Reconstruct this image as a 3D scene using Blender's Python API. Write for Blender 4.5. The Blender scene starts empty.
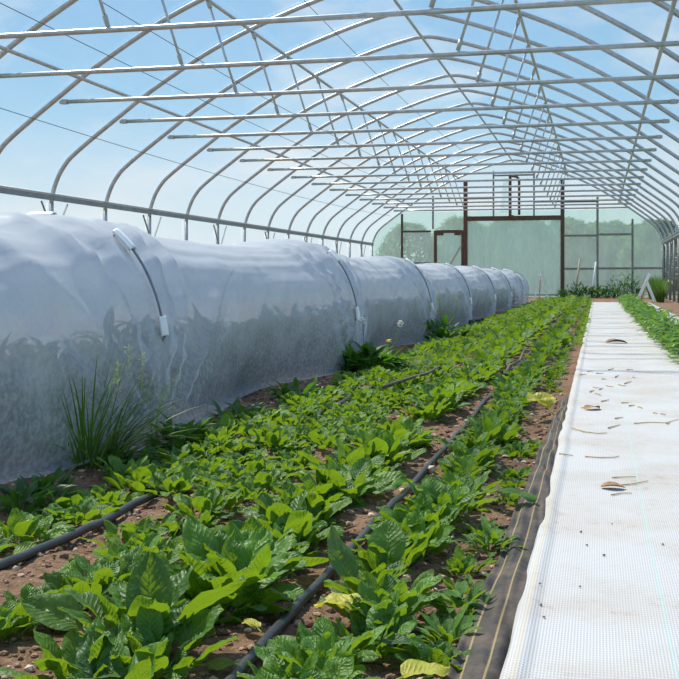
import bpy, math, random
from mathutils import Vector, Matrix, noise

random.seed(11)
R = random.uniform
PI = math.pi
scene = bpy.context.scene
COL = scene.collection

# ------------------------------------------------------------------ camera numbers (679 px frame)
H = 0.66                      # lens height above the soil
F = 1080.0
VX, HY = 598.0, 277.5
TH = math.atan2(VX - 339.5, F)
S, CC = math.sin(TH), math.cos(TH)

def ground(u, v, z=0.0):
    """point of the floor (height z) seen at a place of the photograph"""
    d = F * (H - z) / (v - HY)
    k = (u - 339.5) / F
    # right = (c, s), forward = (-s, c)
    return Vector((d * (k * CC - S), d * (k * S + CC), z))

YEND = 36.3                   # far end wall
STEP = 1.72                   # hoop spacing
def endwall(u, v, y=YEND):
    k = (u - 339.5) / F
    d = y / (k * S + CC)
    return Vector((d * (k * CC - S), y, H + (HY - v) * d / F))

# ------------------------------------------------------------------ mesh builder
class MB:
    def __init__(self):
        self.v = []; self.f = []; self.uv = []; self.t = []; self.sm = []
    def add(self, vs, fs, uv=None, tint=(0.5, 0.0), smooth=True):
        b = len(self.v)
        self.v.extend([tuple(p) for p in vs])
        self.f.extend([tuple(i + b for i in q) for q in fs])
        self.uv.extend(uv if uv else [(0.0, 0.0)] * len(vs))
        self.t.extend([tint] * len(vs))
        self.sm.extend([smooth] * len(fs))
    def mesh(self, name):
        me = bpy.data.meshes.new(name)
        me.from_pydata(self.v, [], self.f)
        me.polygons.foreach_set('use_smooth', self.sm)
        li = [0] * len(me.loops)
        me.loops.foreach_get('vertex_index', li)
        uvl = me.uv_layers.new(name='UVMap')
        flat = []
        for i in li: flat.extend(self.uv[i])
        uvl.data.foreach_set('uv', flat)
        at = me.color_attributes.new('tint', 'FLOAT_COLOR', 'POINT')
        flat = []
        for a, b in self.t: flat.extend((a, b, 0.0, 1.0))
        at.data.foreach_set('color', flat)
        me.update()
        return me
    def build(self, name, mat, parent=None):
        o = bpy.data.objects.new(name, self.mesh(name))
        COL.objects.link(o)
        o.data.materials.append(mat)
        if parent: o.parent = parent
        return o
    # --- shapes
    def box(self, lo, hi):
        x0, y0, z0 = lo; x1, y1, z1 = hi
        vs = [(x0,y0,z0),(x1,y0,z0),(x1,y1,z0),(x0,y1,z0),(x0,y0,z1),(x1,y0,z1),(x1,y1,z1),(x0,y1,z1)]
        self.add(vs, [(0,3,2,1),(4,5,6,7),(0,1,5,4),(1,2,6,5),(2,3,7,6),(3,0,4,7)], smooth=False)
    def bar(self, p, q, w, t, up=(0,0,1)):
        """rectangular bar from p to q, w wide, t thick"""
        p = Vector(p); q = Vector(q); d = (q - p).normalized()
        up = Vector(up)
        if abs(d.dot(up)) > .95: up = Vector((0,1,0))
        a = d.cross(up).normalized() * (w / 2); b = a.cross(d).normalized() * (t / 2)
        vs = [p-a-b, p+a-b, p+a+b, p-a+b, q-a-b, q+a-b, q+a+b, q-a+b]
        self.add(vs, [(0,3,2,1),(4,5,6,7),(0,1,5,4),(1,2,6,5),(2,3,7,6),(3,0,4,7)], smooth=False)
    def tube(self, pts, r, n=10, caps=True, taper=None, tint=(0.5, 0.0)):
        pts = [Vector(p) for p in pts]
        m = len(pts)
        tan = []
        for i in range(m):
            a = pts[max(0, i-1)]; b = pts[min(m-1, i+1)]
            tan.append((b - a).normalized())
        ref = Vector((0,0,1)) if abs(tan[0].z) < .9 else Vector((0,1,0))
        nrm = (ref - tan[0] * ref.dot(tan[0])).normalized()
        vs, fs = [], []
        for i in range(m):
            if i:
                nrm = (nrm - tan[i] * nrm.dot(tan[i])).normalized()
            bn = tan[i].cross(nrm)
            rr = r if taper is None else r * (1 + (taper - 1) * i / max(1, m - 1))
            for k in range(n):
                an = 2 * PI * k / n
                vs.append(pts[i] + (nrm * math.cos(an) + bn * math.sin(an)) * rr)
        for i in range(m - 1):
            for k in range(n):
                k2 = (k + 1) % n
                fs.append((i*n+k, i*n+k2, (i+1)*n+k2, (i+1)*n+k))
        if caps:
            fs.append(tuple(range(n))[::-1]); fs.append(tuple(range((m-1)*n, m*n)))
        self.add(vs, fs, tint=tint)
    def grid(self, fn, nu, nv, closed=False):
        """fn(i/nu, j/nv) -> point"""
        vs, uv, fs = [], [], []
        for j in range(nv + 1):
            for i in range(nu + 1):
                vs.append(fn(i / nu, j / nv)); uv.append((i / nu, j / nv))
        for j in range(nv):
            for i in range(nu):
                a = j * (nu + 1) + i
                fs.append((a, a + 1, a + nu + 2, a + nu + 1))
        self.add(vs, fs, uv)
    def pebble(self, c, r, tint=(0.5, 0.0)):
        c = Vector(c)
        g = (1 + 5 ** .5) / 2
        base = [(-1,g,0),(1,g,0),(-1,-g,0),(1,-g,0),(0,-1,g),(0,1,g),(0,-1,-g),(0,1,-g),(g,0,-1),(g,0,1),(-g,0,-1),(-g,0,1)]
        fs = [(0,11,5),(0,5,1),(0,1,7),(0,7,10),(0,10,11),(1,5,9),(5,11,4),(11,10,2),(10,7,6),(7,1,8),(3,9,4),(3,4,2),(3,2,6),(3,6,8),(3,8,9),(4,9,5),(2,4,11),(6,2,10),(8,6,7),(9,8,1)]
        sx, sy, sz = R(.7,1.2), R(.7,1.2), R(.45,.85)
        M = Matrix.Rotation(R(0,6.28), 3, 'Z')
        vs = []
        for b in base:
            p = Vector(b).normalized() * R(.8, 1.2) * r
            vs.append(c + M @ Vector((p.x*sx, p.y*sy, p.z*sz)))
        self.add(vs, fs, tint=tint, smooth=False)

def tag(o, label=None, cat=None, group=None, kind=None):
    if label: o['label'] = label
    if cat: o['category'] = cat
    if group: o['group'] = group
    if kind: o['kind'] = kind
    return o
def thing(name, label, cat, loc=(0,0,0), group=None):
    o = bpy.data.objects.new(name, None); COL.objects.link(o)
    o.empty_display_size = .1
    o.location = loc
    return tag(o, label, cat, group)
def part(name, mb, mat, root, label=None):
    """mb holds world coordinates; shift into the root's frame"""
    l = root.location
    mb.v = [(x - l.x, y - l.y, z - l.z) for x, y, z in mb.v]
    o = mb.build(name, mat, root)
    if label: o['label'] = label
    return o
def subpart(name, mb, mat, prt):
    l = prt.parent.location
    mb.v = [(x - l.x, y - l.y, z - l.z) for x, y, z in mb.v]
    return mb.build(name, mat, prt)
ORD = ['nearest','second','third','fourth','fifth','sixth','seventh','eighth','ninth','tenth','eleventh','twelfth','thirteenth',
       'fourteenth','fifteenth','sixteenth','seventeenth','eighteenth','nineteenth','twentieth','twenty-first','twenty-second']
ORF = ['first'] + ORD[1:]

# ------------------------------------------------------------------ materials
def mat(name):
    m = bpy.data.materials.new(name); m.use_nodes = True
    nt = m.node_tree; nt.nodes.clear()
    out = nt.nodes.new('ShaderNodeOutputMaterial')
    return m, nt, out
def N(nt, typ, **kw):
    n = nt.nodes.new(typ)
    for k, v in kw.items():
        if k.startswith('i_'):
            key = k[2:].replace('_', ' ')
            n.inputs[key].default_value = v
        else: setattr(n, k, v)
    return n
def ramp(nt, stops):
    n = nt.nodes.new('ShaderNodeValToRGB')
    e = n.color_ramp.elements
    while len(e) < len(stops): e.new(.5)
    for i, (p, c) in enumerate(stops):
        e[i].position = p
        e[i].color = (c, c, c, 1) if isinstance(c, (int, float)) else (*c, 1)
    return n
def mixc(nt, fac, a, b, blend='MIX'):
    n = nt.nodes.new('ShaderNodeMix'); n.data_type = 'RGBA'; n.blend_type = blend
    for sock, v in ((n.inputs['Factor'], fac), (n.inputs[6], a), (n.inputs[7], b)):
        if isinstance(v, bpy.types.NodeSocket): nt.links.new(v, sock)
        elif isinstance(v, (int, float)): sock.default_value = v
        else: sock.default_value = (*v, 1)
    return n.outputs[2]
def math_(nt, op, a, b=0.0, c=0.0):
    n = nt.nodes.new('ShaderNodeMath'); n.operation = op
    for sock, v in zip(n.inputs, (a, b, c)):
        if isinstance(v, bpy.types.NodeSocket): nt.links.new(v, sock)
        else: sock.default_value = v
    return n.outputs[0]
def coord(nt, scale=(1,1,1), which='Object'):
    tc = nt.nodes.new('ShaderNodeTexCoord'); mp = nt.nodes.new('ShaderNodeMapping')
    mp.inputs['Scale'].default_value = scale
    nt.links.new(tc.outputs[which], mp.inputs[0])
    return mp.outputs[0]
def noise_(nt, vec, scale, detail=4, rough=.55):
    n = nt.nodes.new('ShaderNodeTexNoise')
    n.inputs['Scale'].default_value = scale; n.inputs['Detail'].default_value = detail; n.inputs['Roughness'].default_value = rough
    if vec: nt.links.new(vec, n.inputs['Vector'])
    return n.outputs['Fac']
def bump(nt, height, strength, dist):
    n = nt.nodes.new('ShaderNodeBump'); n.inputs['Strength'].default_value = strength; n.inputs['Distance'].default_value = dist
    nt.links.new(height, n.inputs['Height'])
    return n.outputs[0]

def simple(name, c1, c2, scale=20, rough=.6, metallic=0.0, bmp=0.0, bdist=.002, stretch=(1,1,1)):
    m, nt, out = mat(name)
    co = coord(nt, stretch)
    f = noise_(nt, co, scale)
    r = ramp(nt, [(.3, 0.0), (.7, 1.0)]); nt.links.new(f, r.inputs[0])
    col = mixc(nt, r.outputs[0], c1, c2)
    p = N(nt, 'ShaderNodeBsdfPrincipled')
    nt.links.new(col, p.inputs['Base Color'])
    p.inputs['Roughness'].default_value = rough; p.inputs['Metallic'].default_value = metallic
    if bmp: nt.links.new(bump(nt, f, bmp, bdist), p.inputs['Normal'])
    nt.links.new(p.outputs[0], out.inputs[0])
    return m

M_GALV = simple('galvanised_steel', (.40,.42,.43), (.56,.58,.58), 14, .36, .55)
M_CLAMP = simple('cast_clamp', (.38,.38,.36), (.52,.52,.49), 30, .5, .35)
M_RUST = simple('rusty_brown_paint', (.085,.040,.030), (.17,.085,.06), 9, .75, 0, .4, .004, (3,3,.6))
M_GREYPOST = simple('dull_grey_steel', (.20,.20,.19), (.32,.31,.29), 12, .6, .3)
M_RAIL = simple('rail_channel', (.20,.23,.26), (.30,.33,.36), 8, .5, .3)
M_WHITEPLASTIC = simple('white_plastic', (.85,.86,.87), (.92,.92,.92), 10, .35)
M_HOOP = simple('grey_wire_hoop', (.16,.18,.20), (.26,.28,.30), 14, .45, .5)
M_WHITEPAINT = simple('white_painted_wood', (.80,.80,.77), (.90,.90,.88), 8, .55)
M_PALEWOOD = simple('weathered_pale_wood', (.46,.36,.25), (.62,.52,.40), 14, .7, 0, .3, .003, (1,1,.2))
M_STRAW = simple('dry_straw', (.42,.30,.15), (.62,.50,.28), 40, .8)
M_DRYLEAF = simple('dry_brown_leaf', (.22,.11,.05), (.45,.27,.13), 60, .75, 0, .4, .003)
M_STICK = simple('grey_brown_stick', (.09,.065,.05), (.17,.13,.10), 40, .8)
M_DARKROCK = simple('dark_sack', (.012,.012,.014), (.03,.03,.032), 20, .7, 0, .5, .01)
M_STONE = simple('pale_stone', (.45,.33,.25), (.62,.50,.40), 40, .8, 0, .4, .003)
M_BARK = simple('tree_bark', (.08,.06,.045), (.15,.11,.08), 12, .9)
M_WIRE = simple('thin_dark_wire', (.06,.07,.08), (.10,.11,.12), 14, .5, .4)
M_SEED = simple('seed_heads', (.38,.42,.16), (.55,.56,.28), 60, .8)
M_FLOWER = simple('yellow_flower', (.85,.62,.03), (.95,.75,.08), 60, .6)
M_FLUFF = simple('dandelion_fluff', (.70,.70,.64), (.85,.85,.80), 90, .9)
M_REDFRUIT = simple('orange_red_fruit', (.75,.18,.04), (.85,.40,.06), 30, .35)

def hose_mat():
    m, nt, out = mat('black_drip_hose')
    co = coord(nt)
    f = noise_(nt, co, 60, 5)
    col = mixc(nt, f, (.012,.014,.018), (.055,.058,.062))
    p = N(nt, 'ShaderNodeBsdfPrincipled'); nt.links.new(col, p.inputs['Base Color'])
    p.inputs['Roughness'].default_value = .42
    nt.links.new(p.outputs[0], out.inputs[0]); return m
M_HOSE = hose_mat()

def leaf_mat(name, dark, light, vein, trans_col, tmix=.38, rough=.42, yellow=(.62,.56,.07), veins=True):
    m, nt, out = mat(name)
    at = N(nt, 'ShaderNodeAttribute', attribute_name='tint')
    sep = N(nt, 'ShaderNodeSeparateColor'); nt.links.new(at.outputs['Color'], sep.inputs[0])
    oi = N(nt, 'ShaderNodeObjectInfo')
    rnd = math_(nt, 'ADD', sep.outputs[0], math_(nt, 'MULTIPLY', math_(nt, 'SUBTRACT', oi.outputs['Random'], .5), .35))
    rnd = math_(nt, 'MINIMUM', math_(nt, 'MAXIMUM', rnd, 0.0), 1.0)
    col = mixc(nt, rnd, dark, light)
    h = None
    if veins:
        uv = N(nt, 'ShaderNodeUVMap', uv_map='UVMap')
        sx = N(nt, 'ShaderNodeSeparateXYZ'); nt.links.new(uv.outputs[0], sx.inputs[0])
        ax = math_(nt, 'ABSOLUTE', math_(nt, 'MULTIPLY', math_(nt, 'SUBTRACT', sx.outputs[0], .5), 2.0))
        mid = ramp(nt, [(0.0, 1.0), (.085, 0.0)]); nt.links.new(ax, mid.inputs[0])
        # side veins run up and outward
        ph = math_(nt, 'SUBTRACT', math_(nt, 'MULTIPLY', sx.outputs[1], 9.0), math_(nt, 'MULTIPLY', ax, 2.6))
        sw = math_(nt, 'ABSOLUTE', math_(nt, 'SINE', math_(nt, 'MULTIPLY', ph, PI)))
        sv = ramp(nt, [(0.0, 1.0), (.16, 0.0)]); nt.links.new(sw, sv.inputs[0])
        v = math_(nt, 'MAXIMUM', mid.outputs[0], math_(nt, 'MULTIPLY', sv.outputs[0], .38))
        col = mixc(nt, math_(nt, 'MULTIPLY', v, .45), col, vein)
        h = math_(nt, 'SUBTRACT', math_(nt, 'MULTIPLY', math_(nt, 'POWER', sw, .5), math_(nt, 'SUBTRACT', 1.0, math_(nt, 'POWER', ax, 2.0))), math_(nt, 'MULTIPLY', mid.outputs[0], .8))
    col = mixc(nt, sep.outputs[1], col, yellow)
    p = N(nt, 'ShaderNodeBsdfPrincipled'); nt.links.new(col, p.inputs['Base Color'])
    p.inputs['Roughness'].default_value = rough; p.inputs['Specular IOR Level'].default_value = .45
    t = N(nt, 'ShaderNodeBsdfTranslucent')
    tc = mixc(nt, sep.outputs[1], trans_col, (.75,.62,.05))
    nt.links.new(tc, t.inputs[0])
    if h is not None:
        h = math_(nt, 'ADD', h, math_(nt, 'MULTIPLY', noise_(nt, coord(nt), 95, 2), 1.6))
        b = bump(nt, h, .60, .0035)
        nt.links.new(b, p.inputs['Normal']); nt.links.new(b, t.inputs['Normal'])
    mx = N(nt, 'ShaderNodeMixShader'); mx.inputs[0].default_value = tmix
    nt.links.new(p.outputs[0], mx.inputs[1]); nt.links.new(t.outputs[0], mx.inputs[2])
    nt.links.new(mx.outputs[0], out.inputs[0]); return m
M_SPIN = leaf_mat('spinach_leaf', (.020,.085,.012), (.120,.280,.024), (.28,.43,.10), (.33,.52,.018), .34, .5)
M_STALK = leaf_mat('spinach_stalk', (.12,.30,.05), (.20,.40,.08), (.3,.5,.1), (.25,.45,.05), veins=False)
M_WEED = leaf_mat('weed_leaf', (.022,.075,.012), (.06,.17,.02), (.2,.35,.1), (.12,.30,.02), veins=False)
M_GRASS = leaf_mat('grass_blade', (.030,.085,.018), (.10,.20,.035), (.2,.35,.1), (.16,.32,.03), veins=False)
M_PEPPER = leaf_mat('young_pepper_leaf', (.03,.10,.02), (.13,.28,.035), (.3,.45,.12), (.22,.42,.03), veins=False)
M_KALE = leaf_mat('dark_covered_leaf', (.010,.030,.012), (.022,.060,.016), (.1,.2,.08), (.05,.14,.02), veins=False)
M_TREE = leaf_mat('tree_leaf', (.05,.115,.045), (.11,.20,.075), (.2,.3,.1), (.18,.32,.05), veins=False, rough=.6)

def soil_mat():
    m, nt, out = mat('dry_crumbly_soil')
    co = coord(nt)
    a = noise_(nt, co, 3.0, 5); b = noise_(nt, co, 38, 6, .7); c = noise_(nt, co, 150, 3, .6)
    ra = ramp(nt, [(.35, 0.0), (.65, 1.0)]); nt.links.new(a, ra.inputs[0])
    rb = ramp(nt, [(.36, 0.0), (.66, 1.0)]); nt.links.new(b, rb.inputs[0])
    col = mixc(nt, ra.outputs[0], (.25,.142,.088), (.38,.24,.155))
    col = mixc(nt, rb.outputs[0], mixc(nt, .55, col, (.05,.028,.018)), mixc(nt, .4, col, (.46,.30,.20)))
    p = N(nt, 'ShaderNodeBsdfPrincipled'); nt.links.new(col, p.inputs['Base Color']); p.inputs['Roughness'].default_value = .95
    p.inputs['Specular IOR Level'].default_value = .15
    h = math_(nt, 'ADD', b, math_(nt, 'MULTIPLY', c, .5))
    nt.links.new(bump(nt, h, 1.0, .02), p.inputs['Normal'])
    nt.links.new(p.outputs[0], out.inputs[0]); return m
M_SOIL = soil_mat()

def crumb_mat():
    m, nt, out = mat('soil_crumbs')
    at = N(nt, 'ShaderNodeAttribute', attribute_name='tint')
    sep = N(nt, 'ShaderNodeSeparateColor'); nt.links.new(at.outputs['Color'], sep.inputs[0])
    r = ramp(nt, [(0.0, (.10,.055,.035)), (.5, (.30,.18,.118)), (.85, (.52,.36,.26)), (1.0, (.68,.53,.41))])
    nt.links.new(sep.outputs[0], r.inputs[0])
    p = N(nt, 'ShaderNodeBsdfPrincipled'); nt.links.new(r.outputs[0], p.inputs['Base Color']); p.inputs['Roughness'].default_value = .95
    nt.links.new(p.outputs[0], out.inputs[0]); return m
M_CRUMB = crumb_mat()

def cloth_mat():
    m, nt, out = mat('white_woven_ground_cloth')
    tc = nt.nodes.new('ShaderNodeTexCoord')
    sp = N(nt, 'ShaderNodeSeparateXYZ'); nt.links.new(tc.outputs['Object'], sp.inputs[0])
    k = 2 * PI / .0088
    yy_ = math_(nt, 'MULTIPLY', sp.outputs[1], .46)
    u = math_(nt, 'ADD', sp.outputs[0], yy_); v = math_(nt, 'SUBTRACT', sp.outputs[0], yy_)
    w = math_(nt, 'MULTIPLY', math_(nt, 'SINE', math_(nt, 'MULTIPLY', u, k * .8)), math_(nt, 'SINE', math_(nt, 'MULTIPLY', v, k * .8)))
    holes = ramp(nt, [(.62, 0.0), (.9, 1.0)]); nt.links.new(math_(nt, 'MULTIPLY_ADD', w, .5, .5), holes.inputs[0])
    co = coord(nt)
    n1 = noise_(nt, co, 2.2, 6, .6); n2 = noise_(nt, co, 26, 5, .7)
    st = ramp(nt, [(.44, 0.0), (.70, 1.0)]); nt.links.new(n1, st.inputs[0])
    sk = ramp(nt, [(.56, 0.0), (.66, 1.0)]); nt.links.new(n2, sk.inputs[0])
    col = mixc(nt, math_(nt, 'MULTIPLY', holes.outputs[0], .55), (.54,.54,.55), (.17,.175,.20))
    col = mixc(nt, math_(nt, 'MULTIPLY', st.outputs[0], .5), col, (.40,.33,.26))
    col = mixc(nt, math_(nt, 'MULTIPLY', math_(nt, 'MULTIPLY', sk.outputs[0], st.outputs[0]), .6), col, (.30,.20,.13))
    # pale green marker thread woven in along the length
    d1 = math_(nt, 'ABSOLUTE', math_(nt, 'SUBTRACT', sp.outputs[0], .122))
    l1 = ramp(nt, [(.0018, 1.0), (.0030, 0.0)]); nt.links.new(d1, l1.inputs[0])
    col = mixc(nt, math_(nt, 'MULTIPLY', l1.outputs[0], .45), col, (.30,.62,.58))
    d2 = math_(nt, 'ABSOLUTE', math_(nt, 'ADD', sp.outputs[0], .130))
    l2 = ramp(nt, [(.0016, 1.0), (.0028, 0.0)]); nt.links.new(d2, l2.inputs[0])
    col = mixc(nt, math_(nt, 'MULTIPLY', l2.outputs[0], .7), col, (.55,.47,.30))
    p = N(nt, 'ShaderNodeBsdfPrincipled'); nt.links.new(col, p.inputs['Base Color']); p.inputs['Roughness'].default_value = .8
    p.inputs['Specular IOR Level'].default_value = .2
    nt.links.new(bump(nt, w, .25, .002), p.inputs['Normal'])
    nt.links.new(p.outputs[0], out.inputs[0]); return m
M_CLOTH = cloth_mat()

def blackcloth_mat():
    m, nt, out = mat('dusty_black_weed_fabric')
    uv = N(nt, 'ShaderNodeUVMap', uv_map='UVMap')
    sx = N(nt, 'ShaderNodeSeparateXYZ'); nt.links.new(uv.outputs[0], sx.inputs[0])
    co = coord(nt)
    n1 = noise_(nt, co, 9, 6, .7); n2 = noise_(nt, co, 70, 3)
    r = ramp(nt, [(.40, 0.0), (.72, 1.0)]); nt.links.new(n1, r.inputs[0])
    col = mixc(nt, math_(nt, 'MULTIPLY', r.outputs[0], .85), (.020,.019,.020), (.15,.105,.075))
    for pos in (.22, .62):
        d = math_(nt, 'ABSOLUTE', math_(nt, 'SUBTRACT', sx.outputs[0], pos))
        l = ramp(nt, [(.012, 1.0), (.026, 0.0)]); nt.links.new(d, l.inputs[0])
        col = mixc(nt, math_(nt, 'MULTIPLY', l.outputs[0], .65), col, (.40,.30,.12))
    p = N(nt, 'ShaderNodeBsdfPrincipled'); nt.links.new(col, p.inputs['Base Color']); p.inputs['Roughness'].default_value = .75
    nt.links.new(bump(nt, n2, .5, .003), p.inputs['Normal'])
    nt.links.new(p.outputs[0], out.inputs[0]); return m
M_BLACK = blackcloth_mat()

def film_mat(name, fac, vary, tintc=(.93,.965,.975), diff=(.80,.86,.90), scale=.8, stretch=(1,1,1), tr=.5, spec=.06):
    """clear greenhouse film: see-through, slightly milky, a little sheen"""
    m, nt, out = mat(name)
    co = coord(nt, stretch)
    f = noise_(nt, co, scale, 6, .6)
    g = noise_(nt, co, scale * 9, 3, .6)
    r = ramp(nt, [(.38, 0.0), (.72, 1.0)]); nt.links.new(math_(nt, 'MULTIPLY_ADD', g, .3, math_(nt, 'MULTIPLY', f, .75)), r.inputs[0])
    lw = N(nt, 'ShaderNodeLayerWeight'); lw.inputs[0].default_value = .25
    mf = math_(nt, 'MULTIPLY_ADD', r.outputs[0], vary, fac)
    mf = math_(nt, 'MULTIPLY_ADD', lw.outputs['Facing'], .04, mf)
    tp = N(nt, 'ShaderNodeBsdfTransparent'); tp.inputs[0].default_value = (*tintc, 1)
    df = N(nt, 'ShaderNodeBsdfDiffuse'); df.inputs[0].default_value = (*diff, 1)
    tl = N(nt, 'ShaderNodeBsdfTranslucent'); tl.inputs[0].default_value = (*diff, 1)
    gl = N(nt, 'ShaderNodeBsdfGlossy'); gl.inputs['Roughness'].default_value = .12
    m1 = N(nt, 'ShaderNodeMixShader'); m1.inputs[0].default_value = tr
    nt.links.new(df.outputs[0], m1.inputs[1]); nt.links.new(tl.outputs[0], m1.inputs[2])
    m2 = N(nt, 'ShaderNodeMixShader'); nt.links.new(mf, m2.inputs[0])
    nt.links.new(tp.outputs[0], m2.inputs[1]); nt.links.new(m1.outputs[0], m2.inputs[2])
    m3 = N(nt, 'ShaderNodeMixShader'); m3.inputs[0].default_value = spec
    nt.links.new(m2.outputs[0], m3.inputs[1]); nt.links.new(gl.outputs[0], m3.inputs[2])
    nt.links.new(m3.outputs[0], out.inputs[0]); return m
M_FILM = film_mat('clear_roof_film', .07, .10, scale=.45, stretch=(1, .35, 1))
M_ENDFILM = film_mat('milky_end_film', .42, .16, (.78,.95,.89), (.62,.80,.76), 1.1, (1.6, 1, .5), .55, .05)
M_GABLE = film_mat('gable_film', .20, .10, (.99,.99,.99), (.95,.96,.96), 1.0, (1,1,1), .6, .04)
M_CURTAIN = film_mat('hanging_film_curtain', .22, .20, (.88,.96,.95), (.66,.80,.80), 1.4, (2.2, 1, .4), .5, .06)

def cover_mat():
    m, nt, out = mat('damp_white_row_cover')
    tc = nt.nodes.new('ShaderNodeTexCoord')
    sp = N(nt, 'ShaderNodeSeparateXYZ'); nt.links.new(tc.outputs['Object'], sp.inputs[0])
    co = coord(nt)
    g = noise_(nt, co, 48, 4, .6); f = noise_(nt, co, 5, 4)
    spk = ramp(nt, [(.40, 0.0), (.62, 1.0)]); nt.links.new(g, spk.inputs[0])
    # droplets wet the lower half of the fabric and make it clearer there
    low = N(nt, 'ShaderNodeMapRange'); nt.links.new(math_(nt, 'MULTIPLY_ADD', f, .55, sp.outputs[2]), low.inputs[0])
    low.inputs[1].default_value = 1.0; low.inputs[2].default_value = .42; low.inputs[3].default_value = 0.0; low.inputs[4].default_value = 1.0
    wet = math_(nt, 'MULTIPLY', low.outputs[0], math_(nt, 'MULTIPLY_ADD', spk.outputs[0], -.38, 1.0))
    clear = math_(nt, 'MULTIPLY_ADD', wet, .58, .10)
    tp = N(nt, 'ShaderNodeBsdfTransparent'); tp.inputs[0].default_value = (.90,.94,.98, 1)
    df = N(nt, 'ShaderNodeBsdfDiffuse'); df.inputs[0].default_value = (.65,.69,.76, 1)
    tl = N(nt, 'ShaderNodeBsdfTranslucent'); tl.inputs[0].default_value = (.68,.74,.84, 1)
    gl = N(nt, 'ShaderNodeBsdfGlossy'); gl.inputs['Roughness'].default_value = .35
    b = bump(nt, noise_(nt, coord(nt, (1, .3, 1)), 7, 3), .18, .02)
    for n in (df, tl, gl): nt.links.new(b, n.inputs['Normal'])
    m1 = N(nt, 'ShaderNodeMixShader'); m1.inputs[0].default_value = .36
    nt.links.new(df.outputs[0], m1.inputs[1]); nt.links.new(tl.outputs[0], m1.inputs[2])
    m2 = N(nt, 'ShaderNodeMixShader'); nt.links.new(clear, m2.inputs[0])
    nt.links.new(m1.outputs[0], m2.inputs[1]); nt.links.new(tp.outputs[0], m2.inputs[2])
    m3 = N(nt, 'ShaderNodeMixShader'); m3.inputs[0].default_value = .04
    nt.links.new(m2.outputs[0], m3.inputs[1]); nt.links.new(gl.outputs[0], m3.inputs[2])
    nt.links.new(m3.outputs[0], out.inputs[0]); return m
M_COVER = cover_mat()
M_LAWN = simple('lawn', (.05,.11,.025), (.10,.17,.04), 2.0, .9)

# ------------------------------------------------------------------ world and sun
w = bpy.data.worlds.new('sky'); scene.world = w; w.use_nodes = True
nt = w.node_tree; nt.nodes.clear()
wo = nt.nodes.new('ShaderNodeOutputWorld'); bg = nt.nodes.new('ShaderNodeBackground')
tc = nt.nodes.new('ShaderNodeTexCoord')
sp = N(nt, 'ShaderNodeSeparateXYZ'); nt.links.new(tc.outputs['Generated'], sp.inputs[0])
sky = ramp(nt, [(0.0, (.92,.96,.98)), (.06, (.74,.88,.96)), (.15, (.36,.66,.92)), (.30, (.22,.50,.85)), (1.0, (.10,.27,.62))])
nt.links.new(sp.outputs[2], sky.inputs[0])
mp = nt.nodes.new('ShaderNodeMapping'); mp.inputs['Scale'].default_value = (2.2, 2.2, 5.5); mp.inputs['Location'].default_value = (.4, .9, .2)
nt.links.new(tc.outputs['Generated'], mp.inputs[0])
cn = noise_(nt, mp.outputs[0], 2.3, 7, .55)
cl = ramp(nt, [(.47, 0.0), (.68, 1.0)]); nt.links.new(cn, cl.inputs[0])
skyc = mixc(nt, math_(nt, 'MULTIPLY', cl.outputs[0], .75), sky.outputs[0], (.90,.93,.96))
nt.links.new(skyc, bg.inputs[0]); bg.inputs[1].default_value = 1.0
nt.links.new(bg.outputs[0], wo.inputs[0])

sl = bpy.data.lights.new('sun', 'SUN'); so = bpy.data.objects.new('sun', sl); COL.objects.link(so)
sl.energy = 6.6; sl.color = (1.0, .92, .78); sl.angle = math.radians(2.4)
sd = Vector((-.50, .38, .94)).normalized()        # towards the sun
so.rotation_euler = sd.to_track_quat('Z', 'Y').to_euler()
so.location = (-10, 12, 16)

# ------------------------------------------------------------------ the setting: floor, films
XL, XR = -11.42 * H, 3.10 * H
XC = (XL + XR) / 2
HW = (XR - XL) / 2
prof = [(1.0, 0.0), (1.0, 2.60), (.988, 2.98), (.962, 3.35), (.915, 3.70), (.765, 4.50), (.680, 4.93), (.525, 5.60), (.378, 6.10), (.188, 6.60), (.06, 6.86), (0.0, 6.92)]
def arch_pts(off=0.0, sub=5):
    """hoop centre line from the left foot over the ridge to the right foot (x, z)"""
    right = [Vector((XC + a * HW, 0, z * H)) for a, z in prof[1:]]
    def cr(p0, p1, p2, p3, t):
        return .5 * ((2*p1) + (p2-p0)*t + (2*p0-5*p1+4*p2-p3)*t*t + (3*p1-p0-3*p2+p3)*t**3)
    pts = []
    P = right
    for i in range(len(P) - 1):
        p0 = P[i-1] if i else P[0] + Vector((0,0,-.3)); p3 = P[i+2] if i + 2 < len(P) else Vector((2*XC - P[-2].x, 0, P[-2].z))
        for k in range(sub):
            pts.append(cr(p0, P[i], P[i+1], p3, k / sub))
    pts.append(P[-1])
    out = []
    for i, p in enumerate(pts):
        a = pts[max(0,i-1)]; b = pts[min(len(pts)-1,i+1)]
        t = (b - a).normalized(); n = Vector((t.z, 0, -t.x))
        if i == len(pts)-1: n = Vector((0,0,1))
        if n.z < 0 and n.x < 0: n = -n
        out.append(p + n * off)
    left = [Vector((2*XC - p.x, 0, p.z)) for p in out[:-1]]
    return left + out[::-1]          # left foot side ... ridge ... right foot side
ARCH = arch_pts()
def z_at(x):
    best = None
    for a, b in zip(ARCH, ARCH[1:]):
        if a.x <= x <= b.x and b.x > a.x:
            t = (x - a.x) / (b.x - a.x); return a.z + (b.z - a.z) * t
    return ARCH[0].z

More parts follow.
